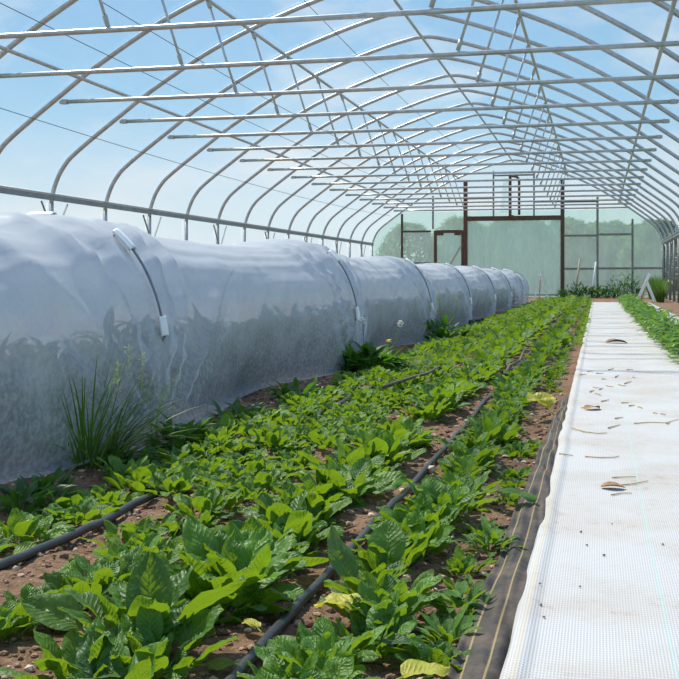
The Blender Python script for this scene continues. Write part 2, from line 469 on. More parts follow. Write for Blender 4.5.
# floor: one sheet, finer in the planted bed
def fh(x, y):
    z = 0.0
    if -2.1 < x < -.16 and y < 40:
        e = min(1, (x + 2.1) / .3, (-.16 - x) / .15)
        z += e * (.030 * noise.noise(Vector((x * 3.2, y * 2.2, .3))) + .014 * noise.noise(Vector((x * 11, y * 11, 1.7))) + .006 * noise.noise(Vector((x * 34, y * 34, 4.1))))
        z -= e * .012
    return z
xs = [-9.0, -7.7, -6, -4.5, -3.3, -2.6, -2.2]
x = -2.1
while x < -.15: xs.append(x); x += .022
xs += [-.13, -.05, .2, .6, 1.0, 1.4, 1.8, 2.2, 3.0]
ys = [-2.0, 0.0, .8]
y = 1.2
while y < 38: ys.append(y); y += .020 * max(1.0, y / 1.8)
ys += [38.2]
mb = MB(); nx = len(xs)
vs = [(x, y, fh(x, y)) for y in ys for x in xs]
fs = [(j*nx+i, j*nx+i+1, (j+1)*nx+i+1, (j+1)*nx+i) for j in range(len(ys)-1) for i in range(nx-1)]
mb.add(vs, fs)
tag(mb.build('floor', M_SOIL), 'bare brown crumbly soil floor of the tunnel', None, None, 'structure')
mb = MB(); mb.add([(-120,-20,-.04),(120,-20,-.04),(120,160,-.04),(-120,160,-.04)], [(0,1,2,3)])
tag(mb.build('lawn', M_LAWN), 'green lawn outside the tunnel', None, None, 'structure')

Y0 = 1.0
OFF = .048
fo = arch_pts(OFF)
ksplit = [i for i, p in enumerate(fo) if p.z > 2.75 * H]
i0, i1 = ksplit[0], ksplit[-1]
def film(name, pts, label):
    m = MB(); ny = 72
    vs, fs = [], []
    n = len(pts)
    for j in range(ny + 1):
        yy = Y0 + (YEND + .05 - Y0) * j / ny
        for p in pts:
            # film is drawn in a little between the hoops
            ph = ((YEND - yy) / STEP) % 1.0
            sag = -.016 * math.sin(PI * ph) ** 2
            cx = XC; d = Vector((p.x - cx, 0, p.z - 1.5)).normalized()
            vs.append((p.x + d.x * sag, yy, p.z + d.z * sag))
    for j in range(ny):
        for i in range(n - 1):
            fs.append((j*n+i, j*n+i+1, (j+1)*n+i+1, (j+1)*n+i))
    m.add(vs, fs)
    return tag(m.build(name, M_FILM), label, None, None, 'structure')
foot = lambda p: Vector((p.x, 0, 0.02))
film('ceiling', fo[i0:i1+1], 'clear plastic film roof')
film('wall_left', [foot(fo[0]), Vector((fo[0].x,0,.6)), Vector((fo[0].x,0,1.2))] + fo[:i0+1], 'clear plastic film side wall, left')
film('wall_right', fo[i1:] + [Vector((fo[-1].x,0,1.2)), Vector((fo[-1].x,0,.6)), foot(fo[-1])], 'clear plastic film side wall, right')

# end wall film, fine grid with hanging folds, cut to the hoop outline
YF = YEND + .09
mb = MB()
poly = fo
cols = []
NXE = 110
for i in range(NXE + 1):
    x = fo[0].x + .012 + (fo[-1].x - fo[0].x - .024) * i / NXE
    top = None
    for a, b in zip(poly, poly[1:]):
        if a.x <= x <= b.x and b.x > a.x + 1e-6:
            t = (x - a.x) / (b.x - a.x); top = a.z + (b.z - a.z) * t; break
    if top is None: top = poly[0].z
    cols.append((x, top))
NZE = 44
zsplit = endwall(480, 211).z
NLOW = 26
vs, fs = [], []
for x, top in cols:
    for j in range(NZE + 1):
        z0_ = min(zsplit, top - .02)
        z = .02 + (z0_ - .02) * j / NLOW if j <= NLOW else z0_ + (top - z0_) * (j - NLOW) / (NZE - NLOW)
        lowf = max(0, 1 - z / 1.6)
        yy = YF + .018 * noise.noise(Vector((x * 2.6, z * .7, 0))) + .03 * lowf * noise.noise(Vector((x * 5 + z * 3.5, z * .5, 3)))
        vs.append((x, yy, z))
for i in range(NXE):
    for j in range(NZE):
        a = i * (NZE + 1) + j
        fs.append((a, a + NZE + 1, a + NZE + 2, a + 1))
mb.add(vs, fs)
tag(mb.build('wall_back', M_ENDFILM), 'milky plastic film end wall', None, None, 'structure')
wb = bpy.data.objects['wall_back']; wb.data.materials.append(M_GABLE)
for pl in wb.data.polygons:
    if sum(wb.data.vertices[i].co.z for i in pl.vertices) / len(pl.vertices) > zsplit: pl.material_index = 1

# ------------------------------------------------------------------ greenhouse frame
KMAX = 16
RIB_R, TIE_R, PUR_R, ROD_R = .0315, .025, .023, .0145
for k in range(KMAX):
    y = YEND - STEP * k
    lab = ('galvanised steel arch hoop standing against the far end wall' if k == 0 else
           'galvanised steel arch hoop, %s one in front of the end wall hoop' % ORF[k-1])
    root = thing('arch_hoop', lab, 'hoop', (XC, y, 0), 'steel arch hoops of the tunnel')
    m = MB(); m.tube([Vector((p.x, y, p.z)) for p in ARCH], RIB_R, 10); part('arch', m, M_GALV, root)
    for sx in (ARCH[0].x, ARCH[-1].x):
        m = MB(); m.tube([(sx, y, -.03), (sx, y, ARCH[0].z - .002)], RIB_R * 1.08, 10); part('leg', m, M_GREYPOST if sx > 0 else M_GALV, root)

# side rails at the hip
for sx, side in ((XL, 'left'), (XR, 'right')):
    inn = 1 if sx < 0 else -1
    root = thing('side_rail', 'long dark hip rail along the %s film wall' % side, 'rail', (sx, YEND / 2, 2.68 * H), 'hip rails')
    xx = sx + inn * .045
    m = MB(); m.box((xx - .012, 6.5, 2.65 * H), (xx + .012, YEND - .02, 2.76 * H)); part('channel', m, M_RAIL, root)
    m = MB(); m.tube([(xx + inn * .02, 6.5, 2.78 * H), (xx + inn * .02, YEND - .03, 2.78 * H)], .012, 8); part('locking_strip', m, M_GALV, root)
# knee braces under the hip rail at every other left post
for k in range(1, 15, 2):
    y = YEND - STEP * k
    for sgn in (-1, 1):
        m = MB(); m.bar((XL + .052, y + sgn * .03, 1.28), (XL + .052, y + sgn * .38, 1.72), .024, .012)
        lab = 'thin knee brace on the %s braced left post from the end wall, %s side' % (ORF[k // 2], 'camera' if sgn < 0 else 'far')
        tag(m.build('knee_brace', M_RAIL), lab, 'brace', 'knee braces under the hip rail')

# purlins
PUR = [(-5.2 / 7.26, 'low on the left roof slope'), (-2.74 / 7.26, 'high on the left roof slope'), (0.0, 'along the ridge of the roof'),
       (2.74 / 7.26, 'high on the right roof slope'), (5.2 / 7.26, 'low on the right roof slope')]
YA = 5.0
PX = []
for frac, words in PUR:
    x = XC + frac * HW; z = z_at(x)
    # hang just inside the hoops
    if frac == 0: n = Vector((0, 0, -1))
    else:
        dz = (z_at(x + .03) - z_at(x - .03)) / .06; n = Vector((dz, 0, -1)).normalized()
    c = Vector((x, 0, z)) + n * (RIB_R + PUR_R)
    PX.append(c)
    root = thing('roof_purlin', 'long steel purlin tube running ' + words, 'purlin', (c.x, YEND / 2, c.z), 'roof purlins')
    m = MB(); m.tube([(c.x, YA + (YEND - .1 - YA) * i / 20, c.z) for i in range(21)], PUR_R, 10); part('tube', m, M_GALV, root)
    for k in range(KMAX):
        y = YEND - STEP * k
        m = MB()
        q = c - n * .02
        m.bar(q + Vector((0, -.05, 0)), q + Vector((0, .05, 0)), .066, .075, up=n)
        m.tube([q - n * .02 + Vector((0,0,0)), q + n * .062], .009, 6)
        part('cross_clamp', m, M_CLAMP, root)

# collar ties with two hanging struts each
TZ = 4.28 * H
XT = 5.62 / 7.26 * HW
for k in range(1, KMAX + 1):
    y = YEND - STEP * k - RIB_R - TIE_R - .004
    lab = 'horizontal tie bar of the %s arch hoop in front of the end wall hoop' % ORF[k-1]
    root = thing('tie_bar', lab, 'bar', (XC, y, TZ), 'horizontal tie bars')
    m = MB(); m.tube([(XC - XT + 2 * XT * i / 8, y, TZ) for i in range(9)], TIE_R, 10); part('tube', m, M_GALV, root)
    for sgn in (-1, 1):
        m = MB(); m.bar((XC + sgn * (XT - .10), y, TZ), (XC + sgn * (XT - .02), y, TZ), .055, .055); part('end_clamp', m, M_CLAMP, root)
    for sgn in (-1, 1):
        top = PX[1] if sgn < 0 else PX[3]
        a = Vector((top.x - sgn * .02, y, top.z - .045)); b = Vector((XC + sgn * 2.16 / 7.26 * HW, y, TZ + TIE_R + .012))
        lab = 'slanting strut rod from the %s purlin to the %s tie bar from the end wall' % ('left' if sgn < 0 else 'right', ORF[k-1])
        rt = thing('strut_rod', lab, 'strut', (b.x, b.y, b.z), 'slanting strut rods')
        m = MB(); m.tube([a, b], ROD_R, 8); part('rod', m, M_GALV, rt)
        d = (b - a).normalized()
        m = MB(); m.tube([b - d * .10, b - d * .05, b + d * .004], .026, 8, taper=.8); part('foot_bracket', m, M_CLAMP, rt)
        m = MB(); m.bar(a - d * .03, a + d * .06, .045, .04, up=(0,1,0)); part('top_bracket', m, M_CLAMP, rt)

# thin wires hanging below the film
def wire(label, p, q, sag):
    p = Vector(p); q = Vector(q)
    m = MB(); m.tube([p.lerp(q, i / 24) + Vector((0, 0, -sag * 4 * (i/24) * (1 - i/24))) for i in range(25)], .0045, 5)
    tag(m.build('support_wire', M_WIRE), label, 'wire', 'thin wires under the roof film')
def roofpt(off, y, inn=.12):
    x = XC + off / 7.26 * HW
    return (x, y, z_at(x) - inn)
wire('thin dark wire between the left purlins, uppermost of the left wires', roofpt(-3.6, 8.0), roofpt(-3.5, 34.0), .20)
wire('thin dark wire between the left purlins, lower of the two', roofpt(-4.4, 8.0), roofpt(-4.3, 34.0), .14)
wire('thin dark wire low on the left slope below the purlin', roofpt(-6.0, 10.0), roofpt(-5.9, 35.0), .15)
wire('thin dark wire hanging left of the ridge purlin', roofpt(-1.3, 10.0), roofpt(-1.2, 35.0), .25)

# ------------------------------------------------------------------ end wall framing (members stand just inside the film)
YP = YEND + .015
def ew(u, v): return endwall(u, v, YP)
def upright(name, u, v0, v1, wpx, material, label, group='uprights of the end wall frame'):
    a, b = ew(u, v0), ew(u, v1)
    if v1 > 290: b.z = -.02
    b.x = a.x
    w_ = wpx * YP / F
    m = MB(); m.bar(b, a, w_, .06, up=(0,1,0))
    return tag(m.build(name, material), label, 'post', group)
def level(name, u0, u1, v, wpx, material, label, group='cross rails of the end wall frame'):
    a, b = ew(u0, v), ew(u1, v); z = (a.z + b.z) / 2
    m = MB(); m.bar((a.x, YP - .002, z), (b.x, YP - .002, z), .045, wpx * YP / F)
    return tag(m.build(name, material), label, 'rail', group)
upright('frame_post', 402, 214, 297, 2.0, M_RUST, 'thin rusty upright furthest left in the end wall')
upright('frame_post', 433, 196, 229, 1.6, M_GREYPOST, 'thin grey upright above the small rusty door')
upright('frame_post', 465.5, 180, 297, 4.0, M_RUST, 'stout rusty brown post left of the big curtain opening')
upright('frame_post', 493.5, 171, 216, 1.6, M_GREYPOST, 'thin grey upright above the lintel, left of the rusty bent pipe')
upright('frame_post', 534, 171, 216, 1.6, M_GREYPOST, 'thin grey upright above the lintel, right of the rusty bent pipe')
upright('frame_post', 562.5, 178, 297, 3.8, M_RUST, 'stout rusty brown post right of the big curtain opening')
upright('frame_post', 597.5, 197, 297, 2.2, M_GREYPOST, 'grey brown upright in the middle of the right end wall')
upright('frame_post', 632.5, 219, 297, 2.0, M_GREYPOST, 'grey upright nearest the right corner of the end wall')
level('door_lintel', 467.6, 560.5, 218.2, 4.6, M_RUST, 'thick rusty lintel beam over the big curtain opening')
level('cross_rail', 494.5, 533, 175.2, 1.6, M_GREYPOST, 'short dark rail at the top of the gable')
level('cross_rail', 434, 463.4, 198.2, 1.8, M_GREYPOST, 'thin dark rail high above the small rusty door')
level('cross_rail', 467.7, 493, 198.4, 1.8, M_GREYPOST, 'thin dark rail between stout left post and thin grey upright')
level('cross_rail', 535, 560.4, 201.5, 1.8, M_RUST, 'rusty rail between thin grey upright and stout right post')
level('cross_rail', 564.7, 596.3, 201.5, 1.8, M_RUST, 'rusty rail high up right of the stout right post')
level('cross_rail', 403.2, 431, 231.5, 1.9, M_RUST, 'rusty rail left of the small door at its head height')
level('cross_rail', 403.2, 431, 263, 1.7, M_GREYPOST, 'dark rail low down left of the small door')
level('cross_rail', 564.7, 596.3, 235.6, 2.0, M_GREYPOST, 'upper grey rail next to the stout right post')
level('cross_rail', 598.8, 631.3, 234.4, 2.0, M_GREYPOST, 'upper grey rail next to the right corner upright')
level('cross_rail', 564.7, 596.3, 268.8, 2.0, M_GREYPOST, 'lower dark rail next to the stout right post')
level('cross_rail', 598.8, 631.3, 268.4, 2.0, M_GREYPOST, 'lower dark rail next to the right corner upright')
level('cross_rail', 633.7, 662, 268.2, 2.0, M_GREYPOST, 'lower dark rail reaching the right corner hoop')

# small rusty door
def door():
    a = ew(435.5, 230.5); b = ew(462.8, 297); z1 = a.z; z0 = .04; x0, x1 = a.x, b.x
    root = thing('door', 'small rusty framed plastic door left of the big curtain', 'door', ((x0 + x1) / 2, YP - .03, 0))
    y = YP - .01
    for x in (x0, x1):
        m = MB(); m.bar((x, y, z0), (x, y, z1), .10, .05, up=(0,1,0)); part('stile', m, M_RUST, root)
    for z in (z0 + .04, z1 - .04):
        m = MB(); m.bar((x0 + .05, y, z), (x1 - .05, y, z), .045, .10); part('rail', m, M_RUST, root)
    c0 = ew(461.5, 246); c1 = ew(446, 268)
    m = MB(); m.bar((x1 - .06, y - .01, c0.z), (x0 + .14, y - .01, z0 + .45), .05, .04, up=(0,1,0)); part('diagonal_brace', m, M_PALEWOOD, root, 'pale wooden diagonal brace')
    m = MB()
    m.grid(lambda i, j: Vector((x0 + .05 + (x1 - x0 - .1) * i, y + .025 + .012 * noise.noise(Vector((i * 5 + j * 4, j * 2, 7))), z0 + .05 + (z1 - z0 - .1) * j)), 14, 18)
    part('film_panel', m, M_CURTAIN, root)
    for cx in (x0 + .06, x1 - .06):
        sg = 1 if cx < (x0 + x1) / 2 else -1
        m = MB(); m.bar((cx, y - .028, z1 - .12), (cx + sg * .22, y - .028, z1 - .12), .10, .008, up=(0,1,0)); part('corner_plate', m, M_RUST, root)
    m = MB(); m.box((x1 - .03, y - .07, 1.0), (x1 + .01, y - .03, 1.16)); part('handle', m, M_RUST, root)
door()

# big hanging curtain with roller
a = ew(468.2, 220.5); b = ew(560, 220.5)
root = thing('film_curtain', 'large hanging plastic curtain filling the opening under the lintel', 'curtain', ((a.x + b.x) / 2, YP - .03, 0))
m = MB()
zt = a.z - .02
m.grid(lambda i, j: Vector((a.x + .02 + (b.x - a.x - .04) * i, YP + .0 + .025 * (1.2 - j) * noise.noise(Vector((i * 16 + j * 2.2, j * .8, 5))), .10 + (zt - .10) * j)), 70, 24)
part('sheet', m, M_CURTAIN, root)
m = MB(); m.tube([(a.x + .03, YP, .09), (b.x - .03, YP, .09)], .03, 8); part('bottom_bar', m, M_GALV, root)

# bent rusty pipe and its strap in the gable
p0, p1, p2, p3 = ew(510.3, 216.5), ew(510.3, 176), ew(519, 179), ew(519.3, 215)
root = thing('bent_pipe', 'bent rusty pipe bracket standing on the lintel in the gable', 'pipe', (p0.x, YP - .05, p0.z))
yy = YP - .075
m = MB(); m.bar((p0.x, yy, p0.z), (p0.x, yy, p1.z), .095, .04, up=(0,1,0)); part('flat_upright', m, M_RUST, root)
m = MB()
pts = [Vector((p3.x, yy, p3.z)), Vector((p3.x, yy, p2.z - .1))]
for i in range(7):
    an = PI / 2 * i / 6
    pts.append(Vector((p3.x - .14 + .14 * math.cos(an), yy, p2.z - .1 + .18 * math.sin(an))))
pts.append(Vector((p0.x + .04, yy, p2.z + .10)))
m.tube(pts, .042, 8); part('bent_tube', m, M_RUST, root)
m = MB(); m.bar((p0.x, yy - .01, p0.z + .02), (p3.x + .05, yy - .01, p0.z - .10), .09, .05, up=(0,1,0)); part('foot_bracket', m, M_RUST, root)
m = MB(); q0 = ew(506, 205)
m.grid(lambda i, j: Vector((p0.x - .34 + .26 * i + .10 * j, YP - .045 + .02 * math.sin(i * 9), p0.z + .12 + (p1.z - p0.z - .2) * j)), 8, 8); part('loose_film_strip', m, M_CURTAIN, root)

# ------------------------------------------------------------------ low tunnel under the row cover
TC = -3.40 * H
HY0, HSP = 6.17 * H, 5.41 * H
HOOPS = [HY0 + HSP * i for i in range(-1, 7)] + [HY0 + HSP * 6.62]
HT = [1.30, 1.39, 1.40, 1.34, 1.29, 1.28, 1.27, 1.26, 1.20]
def hoop_h(y):
    if y <= HOOPS[0]: return HT[0]
    for a, b, p, q in zip(HOOPS, HOOPS[1:], HT, HT[1:]):
        if a <= y <= b: return p + (q - p) * (y - a) / (b - a)
    return HT[-1]
def phase(y):
    for a, b in zip(HOOPS, HOOPS[1:]):
        if a <= y <= b: return (y - a) / (b - a)
    return 0.0
EXPO = 2.6
def section(th, y, extra=0.0):
    """th 0..pi from the right foot (0) over the top to the left foot (pi)"""
    ph = phase(y); sg = math.sin(PI * ph) ** 2
    hgt = (hoop_h(y) - .105 * math.sin(PI * ph) ** 1.3) * H
    hw = .85 * H
    c, s_ = math.cos(th), math.sin(th)
    x = (abs(c) ** (2 / EXPO)) * (1 if c >= 0 else -1)
    z = (abs(s_) ** (2 / EXPO))
    px, pz = x * (hw + extra), z * (hgt + extra)
    low = max(0.0, 1 - z / .75)
    pull = sg * (.085 + .27 * low ** 1.2) * H + .05 * H * low ** 2
    px -= pull * (1 if px > 0 else -1) * min(1, abs(x) * 1.6)
    return Vector((TC + px, y, pz))
YS, YE = .9, HOOPS[-1]
m = MB()
NT, NYC = 72, 520
vs, fs, uvv = [], [], []
ycs = [YS + (YE - YS) * (j / NYC) ** 1.25 for j in range(NYC + 1)]
def cover_pt(th, y):
    p = section(th, y)
    ph = phase(y)
    c = Vector((TC, y, .35 * H))
    n = (p - c).normalized()
    hi = p.z / (1.4 * H)
    d = .013 * math.sin(PI * ph) ** .5 * noise.noise(Vector((y * .30, th * 9.0, 2.0)))      # lengthwise wrinkles
    d += .009 * noise.noise(Vector((y * .55, th * 20, 9.0))) * math.sin(PI * ph) ** .6
    # folds fan out from each hoop foot, where the cloth is pinned, and from each hoop shoulder
    for hy_ in HOOPS:
        dy = (y - hy_)
        if abs(dy) < 2.4:
            r = math.hypot(dy, p.z + .03)
            an = math.atan2(p.z + .03, dy)
            env = max(0, 1 - r / 1.9) * min(1, r / .25)
            d += .050 * env * (1 - 2 * abs(math.sin(an * 9.5 + 1.6 * noise.noise(Vector((an * 2.3, hy_, 1)))))) * (.35 + .65 * math.sin(an) ** 2 if abs(dy) > .1 else .1)
            rs = math.hypot(dy, (p.z - 1.15 * H) * 1.3)
            a2 = math.atan2(p.z - 1.15 * H, dy)
            e2 = max(0, 1 - rs / 1.5) * min(1, rs / .2)
            d += .006 * e2 * math.sin(a2 * 13 + hy_)
    d += .004 * noise.noise(Vector((y * 7, th * 6, 3.0)))
    p = p + n * d
    if p.z < .012: p.z = .012
    return p
for j, y in enumerate(ycs):
    row = [cover_pt(PI * i / NT, y) for i in range(NT + 1)]
    # skirt lies out on the soil
    sk = .06 + .035 * noise.noise(Vector((y * 1.4, 0, 8)))
    row = [Vector((row[0].x + sk, y, .014 + .006 * noise.noise(Vector((y * 5, 2, 1)))))] + [Vector((row[0].x + .012, y, .018))] + row[1:-1] + [Vector((row[-1].x, y, .012))]
    for i, p in enumerate(row): vs.append(p); uvv.append((i / len(row), y))
n = len(row)
for j in range(NYC):
    for i in range(n - 1):
        fs.append((j*n+i, j*n+i+1, (j+1)*n+i+1, (j+1)*n+i))
m.add(vs, fs, uvv)
# closed far end: gathered to the ground
base = len(m.v); e0 = NYC * n
ring = [Vector(m.v[e0 + i]) for i in range(n)]
vs, fs = [], []
RG = 8
for r_ in range(RG + 1):
    t = r_ / RG
    for p in ring:
        c = Vector((TC, YE + .45, .02))
        q = Vector((p.x + (c.x - p.x) * t * .9, YE + .42 * math.sin(t * PI / 2), p.z * math.cos(t * PI / 2) + .012 * (1 - math.cos(t * PI / 2))))
        vs.append(q)
for r_ in range(RG):
    for i in range(n - 1):
        fs.append((r_*n+i, r_*n+i+1, (r_+1)*n+i+1, (r_+1)*n+i))
m.add(vs, fs)
tag(m.build('row_cover', M_COVER), 'long translucent white row cover sheet draped over low hoops on the left', 'cover')

WHICH = ['nearest', 'second nearest', 'third nearest', 'fourth nearest', 'fifth nearest', 'sixth nearest', 'seventh nearest', 'last']
for i, hy_ in enumerate(HOOPS[1:]):
    y = hy_
    m = MB()
    pts = []
    for k in range(0, 61):
        th = PI * k / 60
        z = section(th, y).z / H
        # the rod runs on top of the sheet only between the two clips
        on = (.62 if i == 0 else .5) < z < 1.26 and th < PI / 2
        pts.append(section(th, y, .020 if on else -.022))
    pts[0].z = -.03; pts[-1].z = -.03
    m.tube(pts, .0055, 8)
    rod = m.build('cover_hoop', M_HOOP)
    tag(rod, ('grey rod hoop holding up the far end of the white row cover' if i == len(HOOPS) - 2 else
              '%s grey rod hoop of the white row cover' % WHICH[i]), 'hoop', 'rod hoops of the row cover')
    if i == len(HOOPS) - 2: continue
    def clip(z0, z1, where):
        pts = []
        for k in range(400):
            th = PI * (k + .5) / 400
            p = section(th, y, .022 if where != 'top' else .002)
            if where == 'top':
                if abs(th - PI * .50) < .055: pts.append(p)
            elif th < PI / 2 and z0 < p.z / H < z1: pts.append(p)
        a, b = pts[0], pts[-1]
        mid = pts[len(pts) // 2]
        rt = thing('snap_clip', 'white plastic snap clip %s the %s rod hoop' % ({'low': 'low on', 'mid': 'on the shoulder of', 'top': 'on top of'}[where], WHICH[i]),
                   'clip', (mid.x, mid.y, mid.z), 'white snap clips on the row cover')
        step = max(1, len(pts) // 8)
        P = pts[::step]
        if P[-1] != b: P.append(b)
        # half round shell
        m = MB(); vs, fs = [], []
        for p in P:
            nrm = (p - Vector((TC, y, .5 * H))).normalized()
            for q in range(9):
                an = -PI * .62 + PI * 1.24 * q / 8
                vs.append(p + Vector((0, 1, 0)) * math.sin(an) * .024 + nrm * (math.cos(an) * .018 - .004))
        for s_ in range(len(P) - 1):
            for q in range(8):
                fs.append((s_*9+q, s_*9+q+1, (s_+1)*9+q+1, (s_+1)*9+q))
        m.add(vs, fs); o = part('shell', m, M_WHITEPLASTIC, rt)
        sol = o.modifiers.new('thickness', 'SOLIDIFY'); sol.thickness = .004
        for sg in (-1, 1):
            m = MB()
            m.tube([p + Vector((0, sg * .026, 0)) for p in P], .005, 6); part('lip', m, M_WHITEPLASTIC, rt)
    clip(1.17, 1.29, 'mid'); lo_ = [.64, .53, .46, .44, .42, .42, .42][i]; clip(lo_, lo_ + (.125 if i == 0 else .15), 'low')
    if i < 2: clip(0, 0, 'top')

# dark leafy plants growing under the cover
def leaf_simple(m, base, az, L, W, e0, bend, tint, nl=4, ns=3, cup=.25, twist=0.0):
    base = Vector(base)
    dx = Vector((math.cos(az), math.sin(az), 0)); lat = Vector((-math.sin(az), math.cos(az), 0))
    p = base.copy(); vs, uv, fs = [], [], []
    for j in range(nl + 1):
        t = j / nl
        e = e0 - bend * t ** 1.3
        if j: p = p + (dx * math.cos(e) + Vector((0,0,1)) * math.sin(e)) * (L / nl)
        nrm = dx * -math.sin(e) + Vector((0,0,1)) * math.cos(e)
        w_ = W * .5 * (math.sin(PI * min(1, .06 + .94 * t) ** .85) ** .9 + .03)
        lt = lat * math.cos(twist * t) + nrm * math.sin(twist * t)
        for i in range(ns):
            s_ = -1 + 2 * i / (ns - 1)
            vs.append(p + lt * (s_ * w_) + nrm * (abs(s_) * w_ * cup)); uv.append((.5 + .5 * s_, t))
    for j in range(nl):
        for i in range(ns - 1):
            a = j * ns + i; fs.append((a, a + 1, a + ns + 1, a + ns))
    m.add(vs, fs, uv, tint)
kale = []
for v in range(3):
    m = MB()
    for q in range(120):
        az = R(0, 6.28); r0 = .17 * R(0, 1) ** .6; z = R(.01, .36) * (1 - r0 * 2.2)
        leaf_simple(m, (math.cos(az) * r0, math.sin(az) * r0, z), az + R(-.9, .9), R(.09, .19), R(.045, .09), R(.1, 1.4), R(.2, 1.4), (R(0, 1), 0))
    m.tube([(0, 0, -.01), (.01, 0, .15), (0, .01, .32)], .008, 6, taper=.5)
    kale.append(m.mesh('covered_green'))
first = True
idx = 0
y = 1.7
while y < YE - .4:
    for dx_ in (.10, -.24):
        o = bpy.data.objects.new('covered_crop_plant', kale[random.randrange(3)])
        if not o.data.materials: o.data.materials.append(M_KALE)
        COL.objects.link(o)
        ph = phase(y)
        o.location = (TC + dx_ + R(-.05, .05) - (.06 * math.sin(PI * ph) if dx_ > 0 else 0), y + R(-.1, .1), 0)
        s_ = R(.60, 1.15); o.scale = (min(s_, .95), s_ * .95, s_); o.rotation_euler[2] = R(0, 6.28)
        if dx_ > 0:
            tag(o, 'dark leafy plant showing faintly through the white row cover, front row', 'plant', 'plants in front row under the row cover')
        else:
            tag(o, 'dark leafy plant under the white row cover, hidden behind its front row', 'plant', 'plants in rear row under the row cover')
    y += .36

# ------------------------------------------------------------------ spinach
def spin_leaf(m, ms, base, az, L, W, e0, bend, tint, hi=True, savoy=.06, pet=.34, fold=.35, roll=0.0, tipdrop=0.0, seed=0.0):
    """one spinach leaf: stalk in ms, blade in m"""
    dx = Vector((math.cos(az), math.sin(az), 0)); lat0 = Vector((-math.sin(az), math.cos(az), 0)); up = Vector((0,0,1))
    np_, nb, ns = (4, 13, 9) if hi else (1, 4, 3)
    p = Vector(base); sp_pts = [p.copy()]
    def ang(t): return e0 - bend * t ** 1.6 - tipdrop * max(0, t - .7) * 2
    for j in range(np_):
        t = pet * (j + 1) / np_; e = ang(t)
        p = p + (dx * math.cos(e) + up * math.sin(e)) * (L * pet / np_); sp_pts.append(p.copy())
    if ms is not None: ms.tube(sp_pts, .0035 * (L / .16), 5 if hi else 3, taper=.8, tint=tint)
    vs, uv, fs = [], [], []
    wv = 2 * PI * noise.noise(Vector((seed, 3, 1)))
    for j in range(nb + 1):
        tb = j / nb; t = pet + (1 - pet) * tb; e = ang(t)
        if j: p = p + (dx * math.cos(e) + up * math.sin(e)) * (L * (1 - pet) / nb)
        nrm = dx * -math.sin(e) + up * math.cos(e)
        lat = lat0 * math.cos(roll) + nrm * math.sin(roll); nr = nrm * math.cos(roll) - lat0 * math.sin(roll)
        # smooth oval blade, widest below the middle, blunt tip
        w_ = W * .5 * max(.02, math.sin(PI * min(1.0, tb + .012) ** .80)) ** .54
        for i in range(ns):
            s_ = -1 + 2 * i / (ns - 1)
            a_ = abs(s_)
            f_ = fold * (1 - .6 * tb)
            b_ = 0.0
            if hi:
                b_ = savoy * W * 1.5 * noise.noise(Vector((s_ * 1.6 + seed, tb * 3.2, seed * 3.1)))
                b_ += savoy * W * .55 * noise.noise(Vector((s_ * 4.2 + seed, tb * 7.5, seed * 1.7)))
                b_ += .05 * W * a_ * a_ * math.sin(tb * 5.5 + wv + (1.9 if s_ > 0 else 0))
            vs.append(p + lat * (s_ * w_ * math.cos(f_)) + nr * (a_ * w_ * math.sin(f_) * (1.35 - .75 * a_) + b_))
            uv.append((.5 + .5 * s_, tb))
    for j in range(nb):
        for i in range(ns - 1):
            a = j * ns + i; fs.append((a, a + 1, a + ns + 1, a + ns))
    m.add(vs, fs, uv, tint)

def rosette(m, ms, kind, hi, rnd, origin=(0,0,0), sc=1.0, rot=0.0):
    """kind: 'tall' upright bunch or 'low' flat rosette"""
    U = rnd.uniform
    ox, oy, oz = origin
    nl = rnd.randint(22, 29) if kind == 'tall' else rnd.randint(20, 26)
    if not hi: nl = int(nl * .58)
    g = 2.399
    ph0 = U(0, 6.28)
    for q in range(nl):
        t = q / (nl - 1)                      # 0 outer ... 1 inner
        az = ph0 + q * g + U(-.25, .25) + rot
        if kind == 'tall':
            L = U(.090, .160) * (1 - .18 * t) * (1.0 if U(0, 1) > .20 else .6); W = L * U(.38, .54)
            e0 = .60 + .80 * t + U(-.30, .25); bend = U(.10, .80) * (1 - .4 * t)
        else:
            L = U(.065, .112) * (1 - .2 * t); W = L * U(.38, .55)
            e0 = .45 + .90 * t + U(-.2, .2); bend = U(.10, .75)
        r0 = U(0, .045)
        tint = (min(1, max(0, U(.10, .75) + .20 * t)), 0.0)
        spin_leaf(m, ms, (ox + math.cos(az) * r0 * sc, oy + math.sin(az) * r0 * sc, oz), az, L * sc, W * sc, e0, bend, tint, hi,
                  U(.05, .12), U(.26, .40), U(.10, .55), U(-.5, .5), U(0, .6), U(0, 50))

protos = {'tall': [], 'low': []}
rnd = random.Random(5)
for kind, cnt in (('tall', 9), ('low', 9)):
    for i in range(cnt):
        m, ms = MB(), MB()
        rosette(m, ms, kind, True, rnd)
        me = m.mesh('spinach_blades'); me.materials.append(M_SPIN)
        st = ms.mesh('spinach_stalks'); st.materials.append(M_STALK)
        protos[kind].append((me, st))

